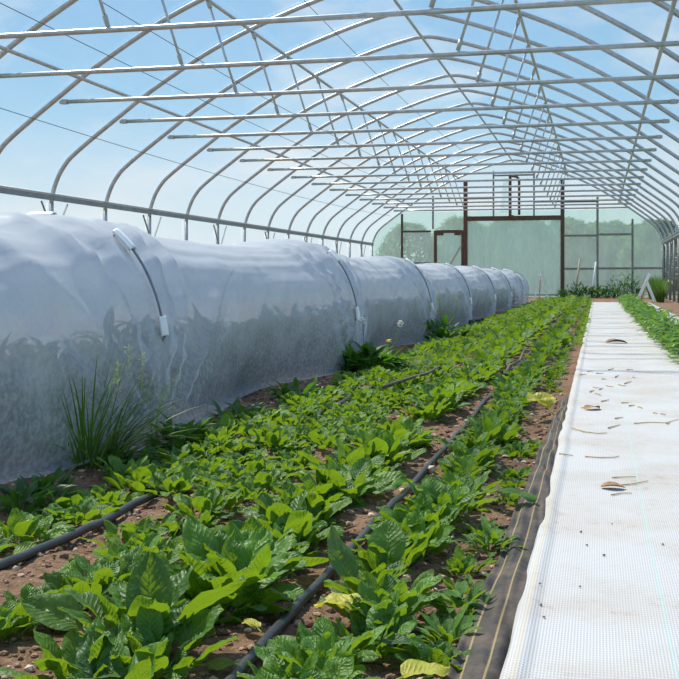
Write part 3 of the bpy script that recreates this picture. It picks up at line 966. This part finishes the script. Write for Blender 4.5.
# rows: (name words, x, spacing, jitter, scale range, kind)
ROWS = [
    ('tall row left of the long drip hose', -1.165 * H, .098, .048, (.84, 1.18), 'tall', 'tall row left of the long hose'),
    ('row between long drip hose and bare edge soil', -.655 * H, .108, .036, (.66, 1.02), 'tall', 'row right of the long hose'),
    ('low row right of the left drip hose', -1.62 * H, .098, .075, (.76, 1.15), 'low', 'low row right of the left hose'),
    ('leftmost row beyond the left drip hose', -2.20 * H, .095, .080, (.82, 1.22), 'low', 'leftmost row by the row cover'),
    ('sparse edge row beside the white ground cloth', -.405 * H, .20, .030, (.50, .80), 'low', 'edge row by the ground cloth'),
    ('gap over the left drip hose, between two low rows', -1.93 * H, .11, .10, (.75, 1.05), 'low', 'self sown strip over the left hose'),
]
YFAR = 33.5
plants = []
rr = random.Random(21)
for ri, (words, x0, spc, jit, (s0, s1), kind, grp) in enumerate(ROWS):
    y = 1.05 + rr.uniform(0, .1)
    while y < YFAR:
        n_ = noise.noise(Vector((ri * 7.3, y * .9, .5)))
        skip = n_ < (-.42 if ri in (0, 1, 4) else -.6)

        x = x0 + rr.uniform(-jit, jit) + .03 * noise.noise(Vector((ri * 3.1, y * .5, 4)))
        if ri == 4 and y > 10.5: x += .06; sc *= 1.5; skip = False
        if ri == 4:
            if y > 5: x -= .0 ; 
            dens = 1.0 if y > 4.5 else .75
            if rr.random() > dens: skip = True
        sc = rr.uniform(s0, s1) * (1 + .16 * noise.noise(Vector((ri * 5, y * .7, 2))))
        if ri == 5 and y < 3.0: skip = True
        if y > 9: sc *= 1.12
        # what the frame can show
        d = -x * S + y * CC
        if d > .9:
            u = 339.5 + F * (x * CC + y * S) / d; v = HY + F * H / d
            if not skip and u > -70 and v < 770:
                plants.append((d, x, y, sc, kind, ri, rr.uniform(0, 6.28)))
        y += spc * rr.uniform(.75, 1.25) * (1 if y < 9 else 1.12)
plants.sort()
near, far = plants[:297], plants[297:]
count = {}
for d, x, y, sc, kind, ri, rz in near:
    me, st = protos[kind][rr.randrange(9)]
    o = bpy.data.objects.new('spinach_plant', me); COL.objects.link(o)
    o.location = (x, y, fh(x, y) - .006); o.rotation_euler = (rr.uniform(-.08, .08), rr.uniform(-.08, .08), rz); o.scale = (sc, sc, sc * rr.uniform(.92, 1.08))
    c = bpy.data.objects.new('leaf_stalks', st); COL.objects.link(c); c.parent = o
    k = count.get(ri, 0); count[ri] = k + 1
    words = ROWS[ri][0]
    if k < 14: lab = 'green spinach plant, %s in the %s' % ('nearest' if k == 0 else ORD[k], words)
    else: lab = 'green spinach plant further up the %s' % words
    tag(o, lab, 'spinach', 'spinach in the ' + ROWS[ri][6])
m = MB()
rnd = random.Random(77)
for d, x, y, sc, kind, ri, rz in far:
    rosette(m, None, kind, False, rnd, (x, y, 0), sc * 1.05, rz)
tag(m.build('distant_spinach', M_SPIN), 'distant green spinach filling the bed towards the end wall', 'spinach', None, 'stuff')

# a few single leaves that stand out
def lone(name, label, u, v, az, L, W, e0, bend, tint, z=.012, sav=.06, fold=.2, cat='leaf', roll=0.0, group=None):
    p = ground(u, v, z); p.z = max(p.z, fh(p.x, p.y) + z)
    m = MB(); ms = MB()
    spin_leaf(m, ms, (0,0,0), az, L, W, e0, bend, tint, True, sav, .25, fold, roll, 0.0, R(0, 40))
    o = m.build(name, M_SPIN); o.location = p
    tag(o, label, cat, group)
    s_ = ms.build('stalk', M_STALK, o)
    return o
lone('yellow_leaf', 'yellowing spinach leaf crumpled against the green plants beside the drip hose', 372, 618, 3.3, .115, .085, .55, .9, (.6, .85), .02, .12, .5)
lone('yellow_leaf', 'pale yellow fallen leaf at the bottom edge of the bed', 388, 684, .5, .105, .075, .35, .5, (.7, .72), .02, .10, .4)
lone('yellow_leaf', 'small yellow leaf touching the drip hose', 262, 636, 2.5, .06, .035, .35, .6, (.6, .75), .015, .10, .4)
lone('yellow_leaf', 'yellow leaf on the plant clump at the ground cloth edge', 553, 414, 2.4, .17, .15, .75, .7, (.6, .72), .03, .12, .5)
lone('fallen_leaf', 'dark green spinach leaf lying flat on the soil near the yellow leaf', 368, 640, -.25, .105, .045, .12, .15, (.05, 0), .022, .08, .3)
lone('fallen_leaf', 'broad dark leaf drooping on the soil right of the drip hose row', 470, 497, -.2, .20, .10, .35, .75, (.15, 0), .03, .07, .25)
lone('fallen_leaf', 'olive flat leaf on the soil left of the drip hose', 196, 668, .3, .07, .045, .05, .05, (.5, .2), .014, .05, .1)
lone('big_leaf', 'large upright spade shaped spinach leaf beside the drip hose', 352, 604, 2.35, .165, .098, 1.15, .25, (.30, 0), .0, .05, .2, roll=.5)
lone('big_leaf', 'large glossy spinach leaf leaning right at the tall row near edge', 160, 655, .35, .20, .085, .95, .55, (.22, 0), .0, .09, .3, roll=-.5)
lone('big_leaf', 'large puckered spinach leaf standing upright in the near tall row', 148, 655, 1.9, .175, .085, 1.35, .25, (.18, 0), .0, .11, .35)
lone('big_leaf', 'rounded spinach leaf standing behind the spade shaped leaf', 385, 580, 1.6, .135, .085, 1.2, .3, (.35, 0), .0, .06, .2)

# ------------------------------------------------------------------ hoses, cloth, fabric
def hose(name, label, pts, r):
    m = MB(); m.tube(pts, r, 10)
    return tag(m.build(name, M_HOSE), label, 'hose', 'black drip hoses')
def hose_pts(x0, y0, y1, wob):
    out = []; n = 160
    for i in range(n + 1):
        y = y0 + (y1 - y0) * (i / n) ** 1.6
        x = x0 + wob * noise.noise(Vector((y * .6, x0, 1)))
        out.append((x, y, .5 * fh(x, y) + .014))
    return out
hose('drip_hose', 'long black drip hose between the tall row and the right hand row', hose_pts(-.868 * H, 1.2, 30, .010), .0105)
hose('drip_hose', 'black drip hose on the left side of the spinach bed', hose_pts(-1.965 * H, 1.4, 30, .010), .0115)

YCE = ground(605, 303).y
def cloth_z(x, y):
    z = .020 + .012 * noise.noise(Vector((x * 1.6, y * .8, 2))) + .005 * noise.noise(Vector((x * 5, y * 2.2, 5)))
    z += .008 * max(0, noise.noise(Vector((x * .8, y * 1.9, 9))))
    e = x - EDGE(y)
    if e < .045: z += .009 * math.sin(PI * max(0, min(1, e / .045)))          # rolled hem
    return max(z, .006)
def EDGE(y): return -.228 * H * (1 + .03 * noise.noise(Vector((0, y * .9, 3)))) - .004 * noise.noise(Vector((0, y * 4, 7)))
xsr = [0, .006, .012, .02, .028, .036, .044, .05, .062, .08, .11] + [.15 + .05 * i for i in range(27)]
m = MB(); vs, fs = [], []
NYG = 260
for j in range(NYG + 1):
    y = .8 + (YCE - .8) * (j / NYG) ** 1.5
    e = EDGE(y)
    for q in xsr: vs.append((e + q, y, cloth_z(e + q, y)))
n = len(xsr)
for j in range(NYG):
    for i in range(n - 1): fs.append((j*n+i, j*n+i+1, (j+1)*n+i+1, (j+1)*n+i))
m.add(vs, fs)
o = m.build('ground_cloth', M_CLOTH)
sol = o.modifiers.new('thickness', 'SOLIDIFY'); sol.thickness = .0015
tag(o, 'white woven ground cloth path along the right side of the bed', 'cloth')

m = MB()
def bl(i, j):
    y = 1.3 + 4.6 * j
    wdt = (.085 + .02 * noise.noise(Vector((1, y * 1.2, 0)))) * (1 - .55 * j)
    x = -.232 * H - wdt + (wdt + .015) * i
    z = .012 + .034 * abs(noise.noise(Vector((x * 26 + y * 1.5, y * 1.6, 3)))) + .010 * math.sin(PI * i) + .008 * noise.noise(Vector((x * 50, y * 3, 1)))
    return Vector((x, y, max(z, .004) + fh(x, y) * .5))
m.grid(bl, 22, 150)
o = m.build('weed_fabric', M_BLACK)
sol = o.modifiers.new('thickness', 'SOLIDIFY'); sol.thickness = .002
tag(o, 'crumpled dusty black weed fabric strip at the ground cloth edge', 'fabric')

# soil crumbs
m = MB(); rc = random.Random(3)
for i in range(11000):
    y = 1.35 + 7.5 * rc.random() ** 1.9; x = rc.uniform(-1.95, -.20)
    r_ = rc.choice([.003, .003, .004, .004, .005, .006, .008, .010]) * (1 + .10 * (y - 1.5))
    m.pebble((x, y, fh(x, y) + r_ * .25), r_, (rc.random() ** 1.3, 0))
tag(m.build('soil_crumbs', M_CRUMB), 'loose brown crumbs of soil scattered over the bed', 'soil', None, 'stuff')
# single stones
for i, (u, v, r_, words) in enumerate([(432, 468, .020, 'beside the drip hose'), (496, 462, .018, 'beside the droopy dark leaf'), (86, 618, .012, 'on the bare soil of the low row'),
                                (464, 513, .015, 'in the bare soil right of the hose row')]):
    p = ground(u, v, .01); m = MB(); m.pebble((0,0,0), r_)
    o = m.build('stone', M_STONE); o.location = (p.x, p.y, fh(p.x, p.y) + r_ * .5)
    tag(o, 'pale pinkish stone ' + words, 'stone', 'pale stones on the soil')

# ------------------------------------------------------------------ weeds, grass
def blade(m, base, az, L, w_, e0, bend, tint, n=6):
    leaf = []
    dx = Vector((math.cos(az), math.sin(az), 0)); lat = Vector((-math.sin(az), math.cos(az), 0)); p = Vector(base)
    vs, fs = [], []
    for j in range(n + 1):
        t = j / n; e = e0 - bend * t ** 1.5
        if j: p = p + (dx * math.cos(e) + Vector((0,0,1)) * math.sin(e)) * (L / n)
        ww = w_ * (1 - t ** 2) + .0006
        nrm = dx * -math.sin(e) + Vector((0,0,1)) * math.cos(e)
        vs += [p - lat * ww, p + nrm * -ww * .5, p + lat * ww]
    for j in range(n):
        for i in range(2):
            a = j * 3 + i; fs.append((a, a + 1, a + 4, a + 3))
    m.add(vs, fs, tint=tint)
    return p
def head(ms, tip, rad, length, n_, r_):
    """a loose seed head around its thin axis"""
    ms.tube([tip + Vector((0, 0, -length)), tip + Vector((0, 0, .012))], r_ * .3, 4)
    for q in range(n_):
        t = R(-length, .01); a2 = R(0, 6.28); rr_ = R(.1, 1) * rad * (1 - .5 * abs(t) / length)
        c = tip + Vector((math.cos(a2) * rr_, math.sin(a2) * rr_, t))
        ms.tube([tip + Vector((0, 0, t - .006)), c], r_ * .2, 3); ms.pebble(c, r_)
def grass_clump(name, label, loc, nblades, L, w_, spread, seeds=0, group=None, mtl=None, lean=(.85, 1.5)):
    rt = thing(name, label, 'grass', loc, group)
    m = MB()
    for i in range(nblades):
        az = R(0, 6.28); r0 = spread * R(0, 1) ** .7
        blade(m, (math.cos(az) * r0, math.sin(az) * r0, -.005), az + R(-.6, .6), R(*L), w_ * R(.7, 1.2), R(*lean), R(.15, .9), (R(0, 1), 0))
    m.build('blades', mtl or M_GRASS, rt)
    if seeds:
        for i in range(seeds):
            m = MB(); ms = MB()
            az = R(0, 6.28); r0 = spread * .6 * R(0, 1)
            tip = blade(m, (math.cos(az) * r0, math.sin(az) * r0, 0), az, R(L[1] * .85, L[1] * 1.12), .0016, R(1.1, 1.5), R(.0, .35), (R(.5, 1), 0))
            head(ms, tip, .022, .10, 22, .0028)
            st = m.build('stem', M_GRASS, rt); ms.build('seed_head', M_SEED, st)
    return rt
p = ground(84, 462)
random.seed(40)
gc = grass_clump('grass_clump', 'tall dark tuft of grass with pale seed heads beside the row cover', (p.x, p.y, 0), 210, (.18, .44), .0036, .12, 10, lean=(.45, 1.5))
m = MB(); tip = blade(m, (0,0,0), 2.95, .42, .0034, .85, 1.0, (.35, 0)); 
ms = MB(); head(ms, tip, .014, .05, 18, .003)
c = m.build('stem', M_GRASS, gc); d_ = ms.build('seed_head', M_SEED, c)

def leafy_weed(label, loc, nleaf, L, W, spread, hgt, group=None, mtl=None, name='leafy_weed', cat='weed'):
    rt = thing(name, label, cat, loc, group)
    m, ms = MB(), MB()
    for i in range(nleaf):
        az = R(0, 6.28); r0 = spread * R(0, 1) ** .6; z = hgt * R(0, 1) ** 1.2 * (1 - .5 * r0 / spread)
        b = Vector((math.cos(az) * r0, math.sin(az) * r0, z))
        leaf_simple(m, b, az + R(-.8, .8), R(*L), R(*W), R(.1, 1.2), R(.2, 1.1), (R(0, 1), 0), 5, 3, R(.1, .4), R(-.4, .4))
        if z > .03 and i % 3 == 0:
            ms.tube([(b.x * .4, b.y * .4, -.01), (b.x * .75, b.y * .75, z * .6), b], .0022, 4)
    if not ms.v: ms.tube([(0,0,-.01), (0,0,.03)], .003, 4)
    m.build('leaves', mtl or M_WEED, rt); ms.build('stems', M_STALK, rt)
    return rt
def wd(u, v): 
    p = ground(u, v); return (p.x, p.y, fh(p.x, p.y))
leafy_weed('low dark weed patch at the left edge beside the row cover', wd(18, 506), 90, (.05, .10), (.016, .03), .12, .07)
leafy_weed('small dark weed left of the tall grass tuft', wd(48, 492), 45, (.04, .08), (.014, .026), .07, .05)
leafy_weed('leafy weed just right of the tall grass tuft', wd(128, 462), 60, (.05, .09), (.018, .032), .09, .08)
leafy_weed('broad leafy weed by the cover foot, second right of the grass tuft', wd(178, 446), 60, (.07, .12), (.025, .045), .10, .08)
w1 = leafy_weed('slim weed with yellow green flower sprays right of the grass tuft', wd(152, 448), 24, (.04, .08), (.014, .024), .05, .10)
for i in range(7):
    m = MB(); ms = MB()
    tip = blade(m, (R(-.02,.02), R(-.02,.02), 0), R(0, 6.28), R(.17, .30), .0016, R(1.25, 1.5), R(0, .3), (.8, 0))
    head(ms, tip, .03, .06, 16, .003)
    st = m.build('flower_stem', M_STALK, w1); ms.build('flower_spray', M_SEED, st)
leafy_weed('low green weed at the cover foot, in front of second rod hoop', wd(296, 398), 70, (.07, .13), (.022, .04), .14, .10)
leafy_weed('low green weed along the cover foot, left of dandelion clump', wd(240, 420), 55, (.06, .11), (.02, .036), .12, .07)
dw = leafy_weed('dark dandelion clump with flowers at the foot of the second rod hoop', wd(366, 371), 150, (.11, .20), (.035, .07), .20, .16)
for i, (dx_, dz, flower) in enumerate([(-.14, .34, 0), (-.20, .31, 0), (-.02, .36, 0), (.17, .22, 1), (.25, .34, 0)]):
    m = MB(); m.tube([(dx_ * .5, 0, 0), (dx_ * .85, .01, dz * .6), (dx_, -.02, dz)], .003, 5)
    st = m.build('flower_stem', M_STALK, dw)
    m = MB()
    for q in range(26):
        a2 = R(0, 6.28); e2 = R(-1.2, 1.57); rr_ = .020
        m.pebble((dx_ + math.cos(a2) * math.cos(e2) * rr_, -.02 + math.sin(a2) * math.cos(e2) * rr_, dz + math.sin(e2) * rr_ * (.4 if flower else 1)), .006)
    hd = m.build('flower_head', M_FLOWER if flower else M_FLUFF, st)
    hd['label'] = 'yellow flower head' if flower else 'white fluffy seed head'
w2 = leafy_weed('dark weed clump at the foot of the third rod hoop', wd(443, 341), 120, (.12, .22), (.03, .06), .22, .24)
for i in range(9):
    m = MB(); ms = MB()
    tip = blade(m, (R(-.1,.1), R(-.05,.05), 0), R(0, 6.28), R(.45, .85), .003, R(1.2, 1.5), R(0, .3), (.6, 0))
    head(ms, tip, .03, .11, 10, .005)
    st = m.build('tall_stem', M_GRASS, w2); ms.build('seed_head', M_SEED, st)
# dark sack lying by the cover
p = ground(477, 326)
rt = thing('dark_log', 'short dark log lying against the foot of the row cover', 'log', (p.x, p.y, 0))
m = MB()
m.tube([(-.20 + .05 * i, .02 * math.sin(i), .045 + .010 * math.sin(i * 1.7)) for i in range(9)], .045, 10, taper=.75)
m.build('trunk', M_DARKROCK, rt)
m = MB(); m.tube([(.05, -.02, .06), (.08, -.03, .10), (.09, -.03, .11)], .018, 7, taper=.7); m.build('branch_stub', M_DARKROCK, rt)
# sticks lying on the bed
for label, pts_px in (('grey stick lying across the leftmost spinach rows', [(384, 387), (410, 378), (428, 373), (440, 366)]),
                      ('crooked dark stick on the bare soil between far rows', [(506, 374), (509, 366), (520, 360), (524, 350)]),):
    m = MB(); m.tube([ground(u, v, .07) for u, v in pts_px], .012, 6, taper=.6)
    tag(m.build('stick', M_STICK), label, 'stick')
# small weeds in the bare edge soil
for label, u, v, n_, Lr in (('small leafy weed beside the black fabric near the bottom of the picture', 452, 640, 34, (.035, .065)),
                            ('larger leafy weed against the black weed fabric, above the small one', 462, 612, 46, (.04, .07)),
                            ('young green weed beside the black fabric, second above the bottom', 490, 552, 36, (.04, .07)),
                            ('spindly seedling on soil left of the long drip hose', 258, 606, 8, (.03, .05)),
                            ('tiny grassy seedling on bare soil of the low row', 62, 622, 7, (.025, .045))):
    leafy_weed(label, wd(u, v), n_, Lr, (.014, .024), .045 if n_ > 10 else .012, .05 if n_ > 10 else .03, mtl=M_SPIN, name='small_weed')
# weeds against the end wall
random.seed(8)
for i, (u, v, hgt) in enumerate([(567, 298, .25), (577, 298, .40), (587, 298, .30), (598, 298, .35), (607, 298, .30), (617, 298, .65), (626, 298, .85), (634, 298, .55)]):
    p = endwall(u, v, YEND - .55 - .25 * (i % 2)); p.z = 0
    rt = leafy_weed('dark weed against the end wall, %s from the stout right post' % ORF[i], (p.x, p.y, 0), 110, (.12, .24), (.03, .06), .30, hgt * 1.35, 'weeds along the end wall')
# grass along the right wall
for i in range(12):
    y = 29.6 + i * .55
    x = XR - .41 + R(-.05, .03)
    grass_clump('grass_tuft', 'tall yellow green grass tuft at the right wall, %s from the camera' % ('first' if i == 0 else ORD[i]), (x, y, 0), 70, (.35, .80), .010, .06, 0, 'grass tufts along the right wall', M_GRASS, (1.38, 1.57))

# ------------------------------------------------------------------ young peppers through the cloth on the right
random.seed(17)
pep = []
for v in range(5):
    m = MB(); ms = MB()
    ms.tube([(0,0,0), (.005,0,.12), (0,.01,.26)], .006, 6, taper=.5)
    for q in range(24):
        t = R(.25, 1.0); az = R(0, 6.28); r0 = R(.01, .09)
        b = Vector((math.cos(az) * r0, math.sin(az) * r0, .27 * t))
        ms.tube([(0, 0, .27 * t * .85), b], .002, 4)
        leaf_simple(m, b, az, R(.08, .15), R(.04, .07), R(-.1, .9), R(.3, 1.3), (R(0, 1), 0), 5, 3, R(.1, .35), R(-.5, .5))
    a_ = m.mesh('pepper_leaves'); a_.materials.append(M_PEPPER); b_ = ms.mesh('pepper_stem'); b_.materials.append(M_STALK)
    pep.append((a_, b_))
cnt = [0, 0]
y = 8.1
while y < YCE - 1.2:
    for li, xx in enumerate((.90 * H, 1.02 * H)):
        a_, b_ = pep[random.randrange(5)]
        rt = bpy.data.objects.new('pepper_plant', a_); COL.objects.link(rt)
        px, py = xx + R(-.05, .05), y + R(-.08, .08)
        rt.location = (px, py, .012); s_ = R(.60, .95); rt.scale = (s_, s_, s_); rt.rotation_euler[2] = R(0, 6.28)
        c = bpy.data.objects.new('stem', b_); COL.objects.link(c); c.parent = rt
        k = cnt[li]; cnt[li] += 1
        line = ('line nearer the path', 'line further from the path')[li]
        lab = 'young leafy pepper plant, %s in the %s' % ('first' if k == 0 else ORD[k], line) if k < 8 else 'young leafy pepper plant further along the ' + line
        tag(rt, lab, 'pepper plant', 'pepper plants in the ' + line)
        if li == 0 and k == 0:
            mm = MB(); mm.pebble((.05, -.03, .10), .016); mm.pebble((.07, .02, .07), .013); f_ = mm.build('fruit', M_REDFRUIT, rt); f_['label'] = 'small orange red fruit'
    y += .25

# ------------------------------------------------------------------ litter on the ground cloth
random.seed(29)
def on_cloth(u, v):
    p = ground(u, v, .02); p.z = cloth_z(p.x, p.y) + .002; return p
def straw(label, px_pts, r, group=None, mtl=M_STRAW):
    r *= .55
    m = MB(); m.tube([on_cloth(u, v) + Vector((0, 0, r * .7)) for u, v in px_pts], r, 5, taper=.5)
    tag(m.build('straw', mtl), label, 'straw', group)
straw('long dry grass blade lying on the near ground cloth', [(571, 431), (585, 434.5), (598, 436), (607, 435)], .006)
straw('brown grass stalk on the cloth above the dry brown leaf', [(585, 458), (600, 459), (614, 458.5), (619, 457)], .005)
straw('short brown stalk at the hem of the cloth', [(559, 457), (573, 457)], .005)
straw('thin straw right of the dry brown leaf', [(618, 487), (634, 485), (648, 482)], .0045)
straw('small straw below the dry brown leaf', [(611, 496), (622, 494), (632, 494)], .004)
straw('short straw above the dry brown leaf', [(612, 479), (622, 478.5), (636, 478)], .004)
straw('thin stalk bent across the cloth at the right picture edge', [(634, 424), (650, 423), (665, 424), (679, 420)], .005)
straw('short dry stalk on the cloth beside the long grass blade', [(608, 429), (614, 427), (620, 425)], .006)
rs_ = random.Random(4)
for i, (u, v) in enumerate([(592, 392), (601, 389), (610, 386), (604, 380), (617, 377), (622, 385), (628, 383), (596, 388), (605, 401), (630, 371), (611, 370), (600, 374), (585, 408), (625, 403), (632, 406), (640, 408), (634, 378), (590, 372), (619, 418), (655, 414), (663, 415), (598, 395), (668, 424), (583, 375)]):
    L_ = rs_.uniform(3, 8); dv_ = rs_.uniform(-1.2, 1.2)
    straw('short bit of dry straw strewn on the middle of the ground cloth', [(u - L_ / 2, v - dv_), (u, v + rs_.uniform(-.5, .5)), (u + L_ / 2, v + dv_)], .007, 'bits of straw on the cloth')
def dry_leaf(label, u, v, L, W, az, name='dry_leaf'):
    p = on_cloth(u, v)
    m = MB(); leaf_simple(m, (0, 0, .002), az, L, W, .22, .5, (.5, 0), 8, 5, .35)
    o = m.build(name, M_DRYLEAF); o.location = p
    tag(o, label, 'leaf')
dry_leaf('curled dry brown leaf on the near ground cloth', 601, 489, .075, .05, .1)
dry_leaf('dry brown leaf high up on the ground cloth path', 606, 343, .22, .14, .3)
dry_leaf('small pale dry leaf on the cloth beside the hem', 586, 410, .12, .06, 1.0)
# dark specks of soil on the cloth
for i, (u, v) in enumerate([(541, 608), (544, 620), (587, 546), (604, 557), (581, 532), (580, 590), (663, 546), (540, 590), (612, 524)]):
    p = on_cloth(u, v); m = MB(); m.pebble((0,0,0), .0032); o = m.build('soil_crumb', M_STICK); o.location = p + Vector((0, 0, .001))
    tag(o, 'tiny dark soil crumb on the near ground cloth', 'crumb', 'soil crumbs on the cloth')

# ------------------------------------------------------------------ white A frame and leaning poles at the far end
def aframe(label, base_l, base_r, top, over, yb, w_, loc):
    rt = thing('a_frame', label, 'trestle', loc)
    l = rt.location
    a, b, t = Vector(base_l), Vector(base_r), Vector(top)
    m = MB(); m.bar(a, t + (t - a).normalized() * over, w_, .04, up=(0,1,0)); part('long_leg', m, M_WHITEPAINT, rt)
    m = MB(); m.bar(b + Vector((0, -.05, 0)), t + Vector((0, -.05, 0)), w_, .04, up=(0,1,0)); part('front_leg', m, M_WHITEPAINT, rt)
    m = MB(); m.bar(a + Vector((.12, .5, 0)), t + Vector((0, .06, -.03)), w_ * .8, .03, up=(0,1,0)); part('rear_leg', m, M_PALEWOOD, rt, 'bare wooden rear leg')
    m = MB(); m.tube([t + Vector((0, -.09, -.02)), t + Vector((0, .09, -.02))], .015, 6); part('bolt', m, M_CLAMP, rt)
g1 = ground(637, 302.5); g2 = ground(655.5, 303); yb = g1.y
g1.y = g2.y = yb
hh = H + (276 - 279.5) * (g1.y * CC) / F
aframe('white wooden A frame trestle on the right cloth by the end wall', (g1.x, yb, .03), (g2.x, yb, .03), ((g1.x * .47 + g2.x * .53), yb, hh), .22, yb, .078, (g1.x, yb, 0))
q = endwall(540.5, 281, 31.5); ql = endwall(534, 297, 31.5); qr = endwall(549, 297, 31.5)
aframe('pale A frame trestle behind the far end of the row cover', (ql.x, 31.5, .0), (qr.x, 31.5, .0), (q.x, 31.5, q.z + .15), .2, 31.5, .045, (ql.x, 31.5, 0))
def pole(label, u0, v0, u1, v1, r, mtl, lean=.35):
    a = endwall(u0, v0, YEND - .07); b = endwall(u1, v1, YEND - .07 - lean); b.z = 0
    m = MB(); m.tube([b, b.lerp(a, .5), a], r, 8); tag(m.build('leaning_pole', mtl), label, 'pole')
pole('brown wooden pole leaning on the end wall beside the stout right post', 580, 259, 574.5, 297, .035, M_PALEWOOD)
pole('pale pole leaning on the grey brown middle upright', 596, 262, 591.5, 297, .032, M_WHITEPAINT)

# ------------------------------------------------------------------ trees outside the end wall
random.seed(3)
tm = []
for v in range(3):
    m = MB()
    hgt = 1.0
    for q in range(3600):
        z = R(.02, 1.0); rad = .42 * math.sin(PI * (z * .86 + .1)) ** .7 * (1 + .25 * noise.noise(Vector((v * 9, z * 6, q % 7))))
        a = R(0, 6.28); r0 = rad * R(.55, 1.05)
        leaf_simple(m, (math.cos(a) * r0, math.sin(a) * r0, z), a + R(-1, 1), R(.05, .10), R(.03, .06), R(-.4, 1), R(0, 1), (R(0, 1), 0), 2, 3)
    a_ = m.mesh('tree_foliage'); a_.materials.append(M_TREE)
    m = MB(); m.tube([(0,0,-.02), (.01,0,.35), (0,.01,.8)], .035, 8, taper=.4); b_ = m.mesh('tree_trunk'); b_.materials.append(M_BARK)
    tm.append((a_, b_))
for i in range(14):
    back = i >= 7
    x = -8.1 + 1.75 * (i % 7) + (.95 if back else 0)
    if i == 13: continue
    a_, b_ = tm[i % 3]
    lab = ('green bushy tree behind the milky end wall, %s from the left' if not back else 'green bushy tree in the back row behind the end wall, %s from the left') % ORF[i % 7]
    rt = thing('tree', lab, 'tree', (x, 47 + 4.3 * (i % 3) + (13 if back else 0), -.05), 'trees beyond the end wall')
    s_ = R(3.0, 3.3) * (1 + .07 * (i % 3)) * (1.16 if back else 1); rt.scale = (s_ * 1.15, s_ * 1.1, s_); rt.rotation_euler[2] = R(0, 6)
    for nm, me in (('foliage', a_), ('trunk', b_)):
        c = bpy.data.objects.new(nm, me); COL.objects.link(c); c.parent = rt

# ------------------------------------------------------------------ camera and view
cam = bpy.data.cameras.new('camera'); co = bpy.data.objects.new('camera', cam); COL.objects.link(co)
co.location = (0, 0, H); co.rotation_euler = (PI / 2, 0, TH)
cam.sensor_width = 36.0; cam.lens = 36.0 * F / 679.0
cam.shift_y = -(339.5 - HY) / 679.0
cam.clip_start = .05; cam.clip_end = 500
scene.camera = co
vs_ = scene.view_settings
vs_.view_transform = 'Standard'; vs_.look = 'None'; vs_.gamma = 1.0; vs_.use_curve_mapping = False
vs_.exposure = 0.0
scene.cycles.transparent_max_bounces = 24
scene.cycles.max_bounces = 10
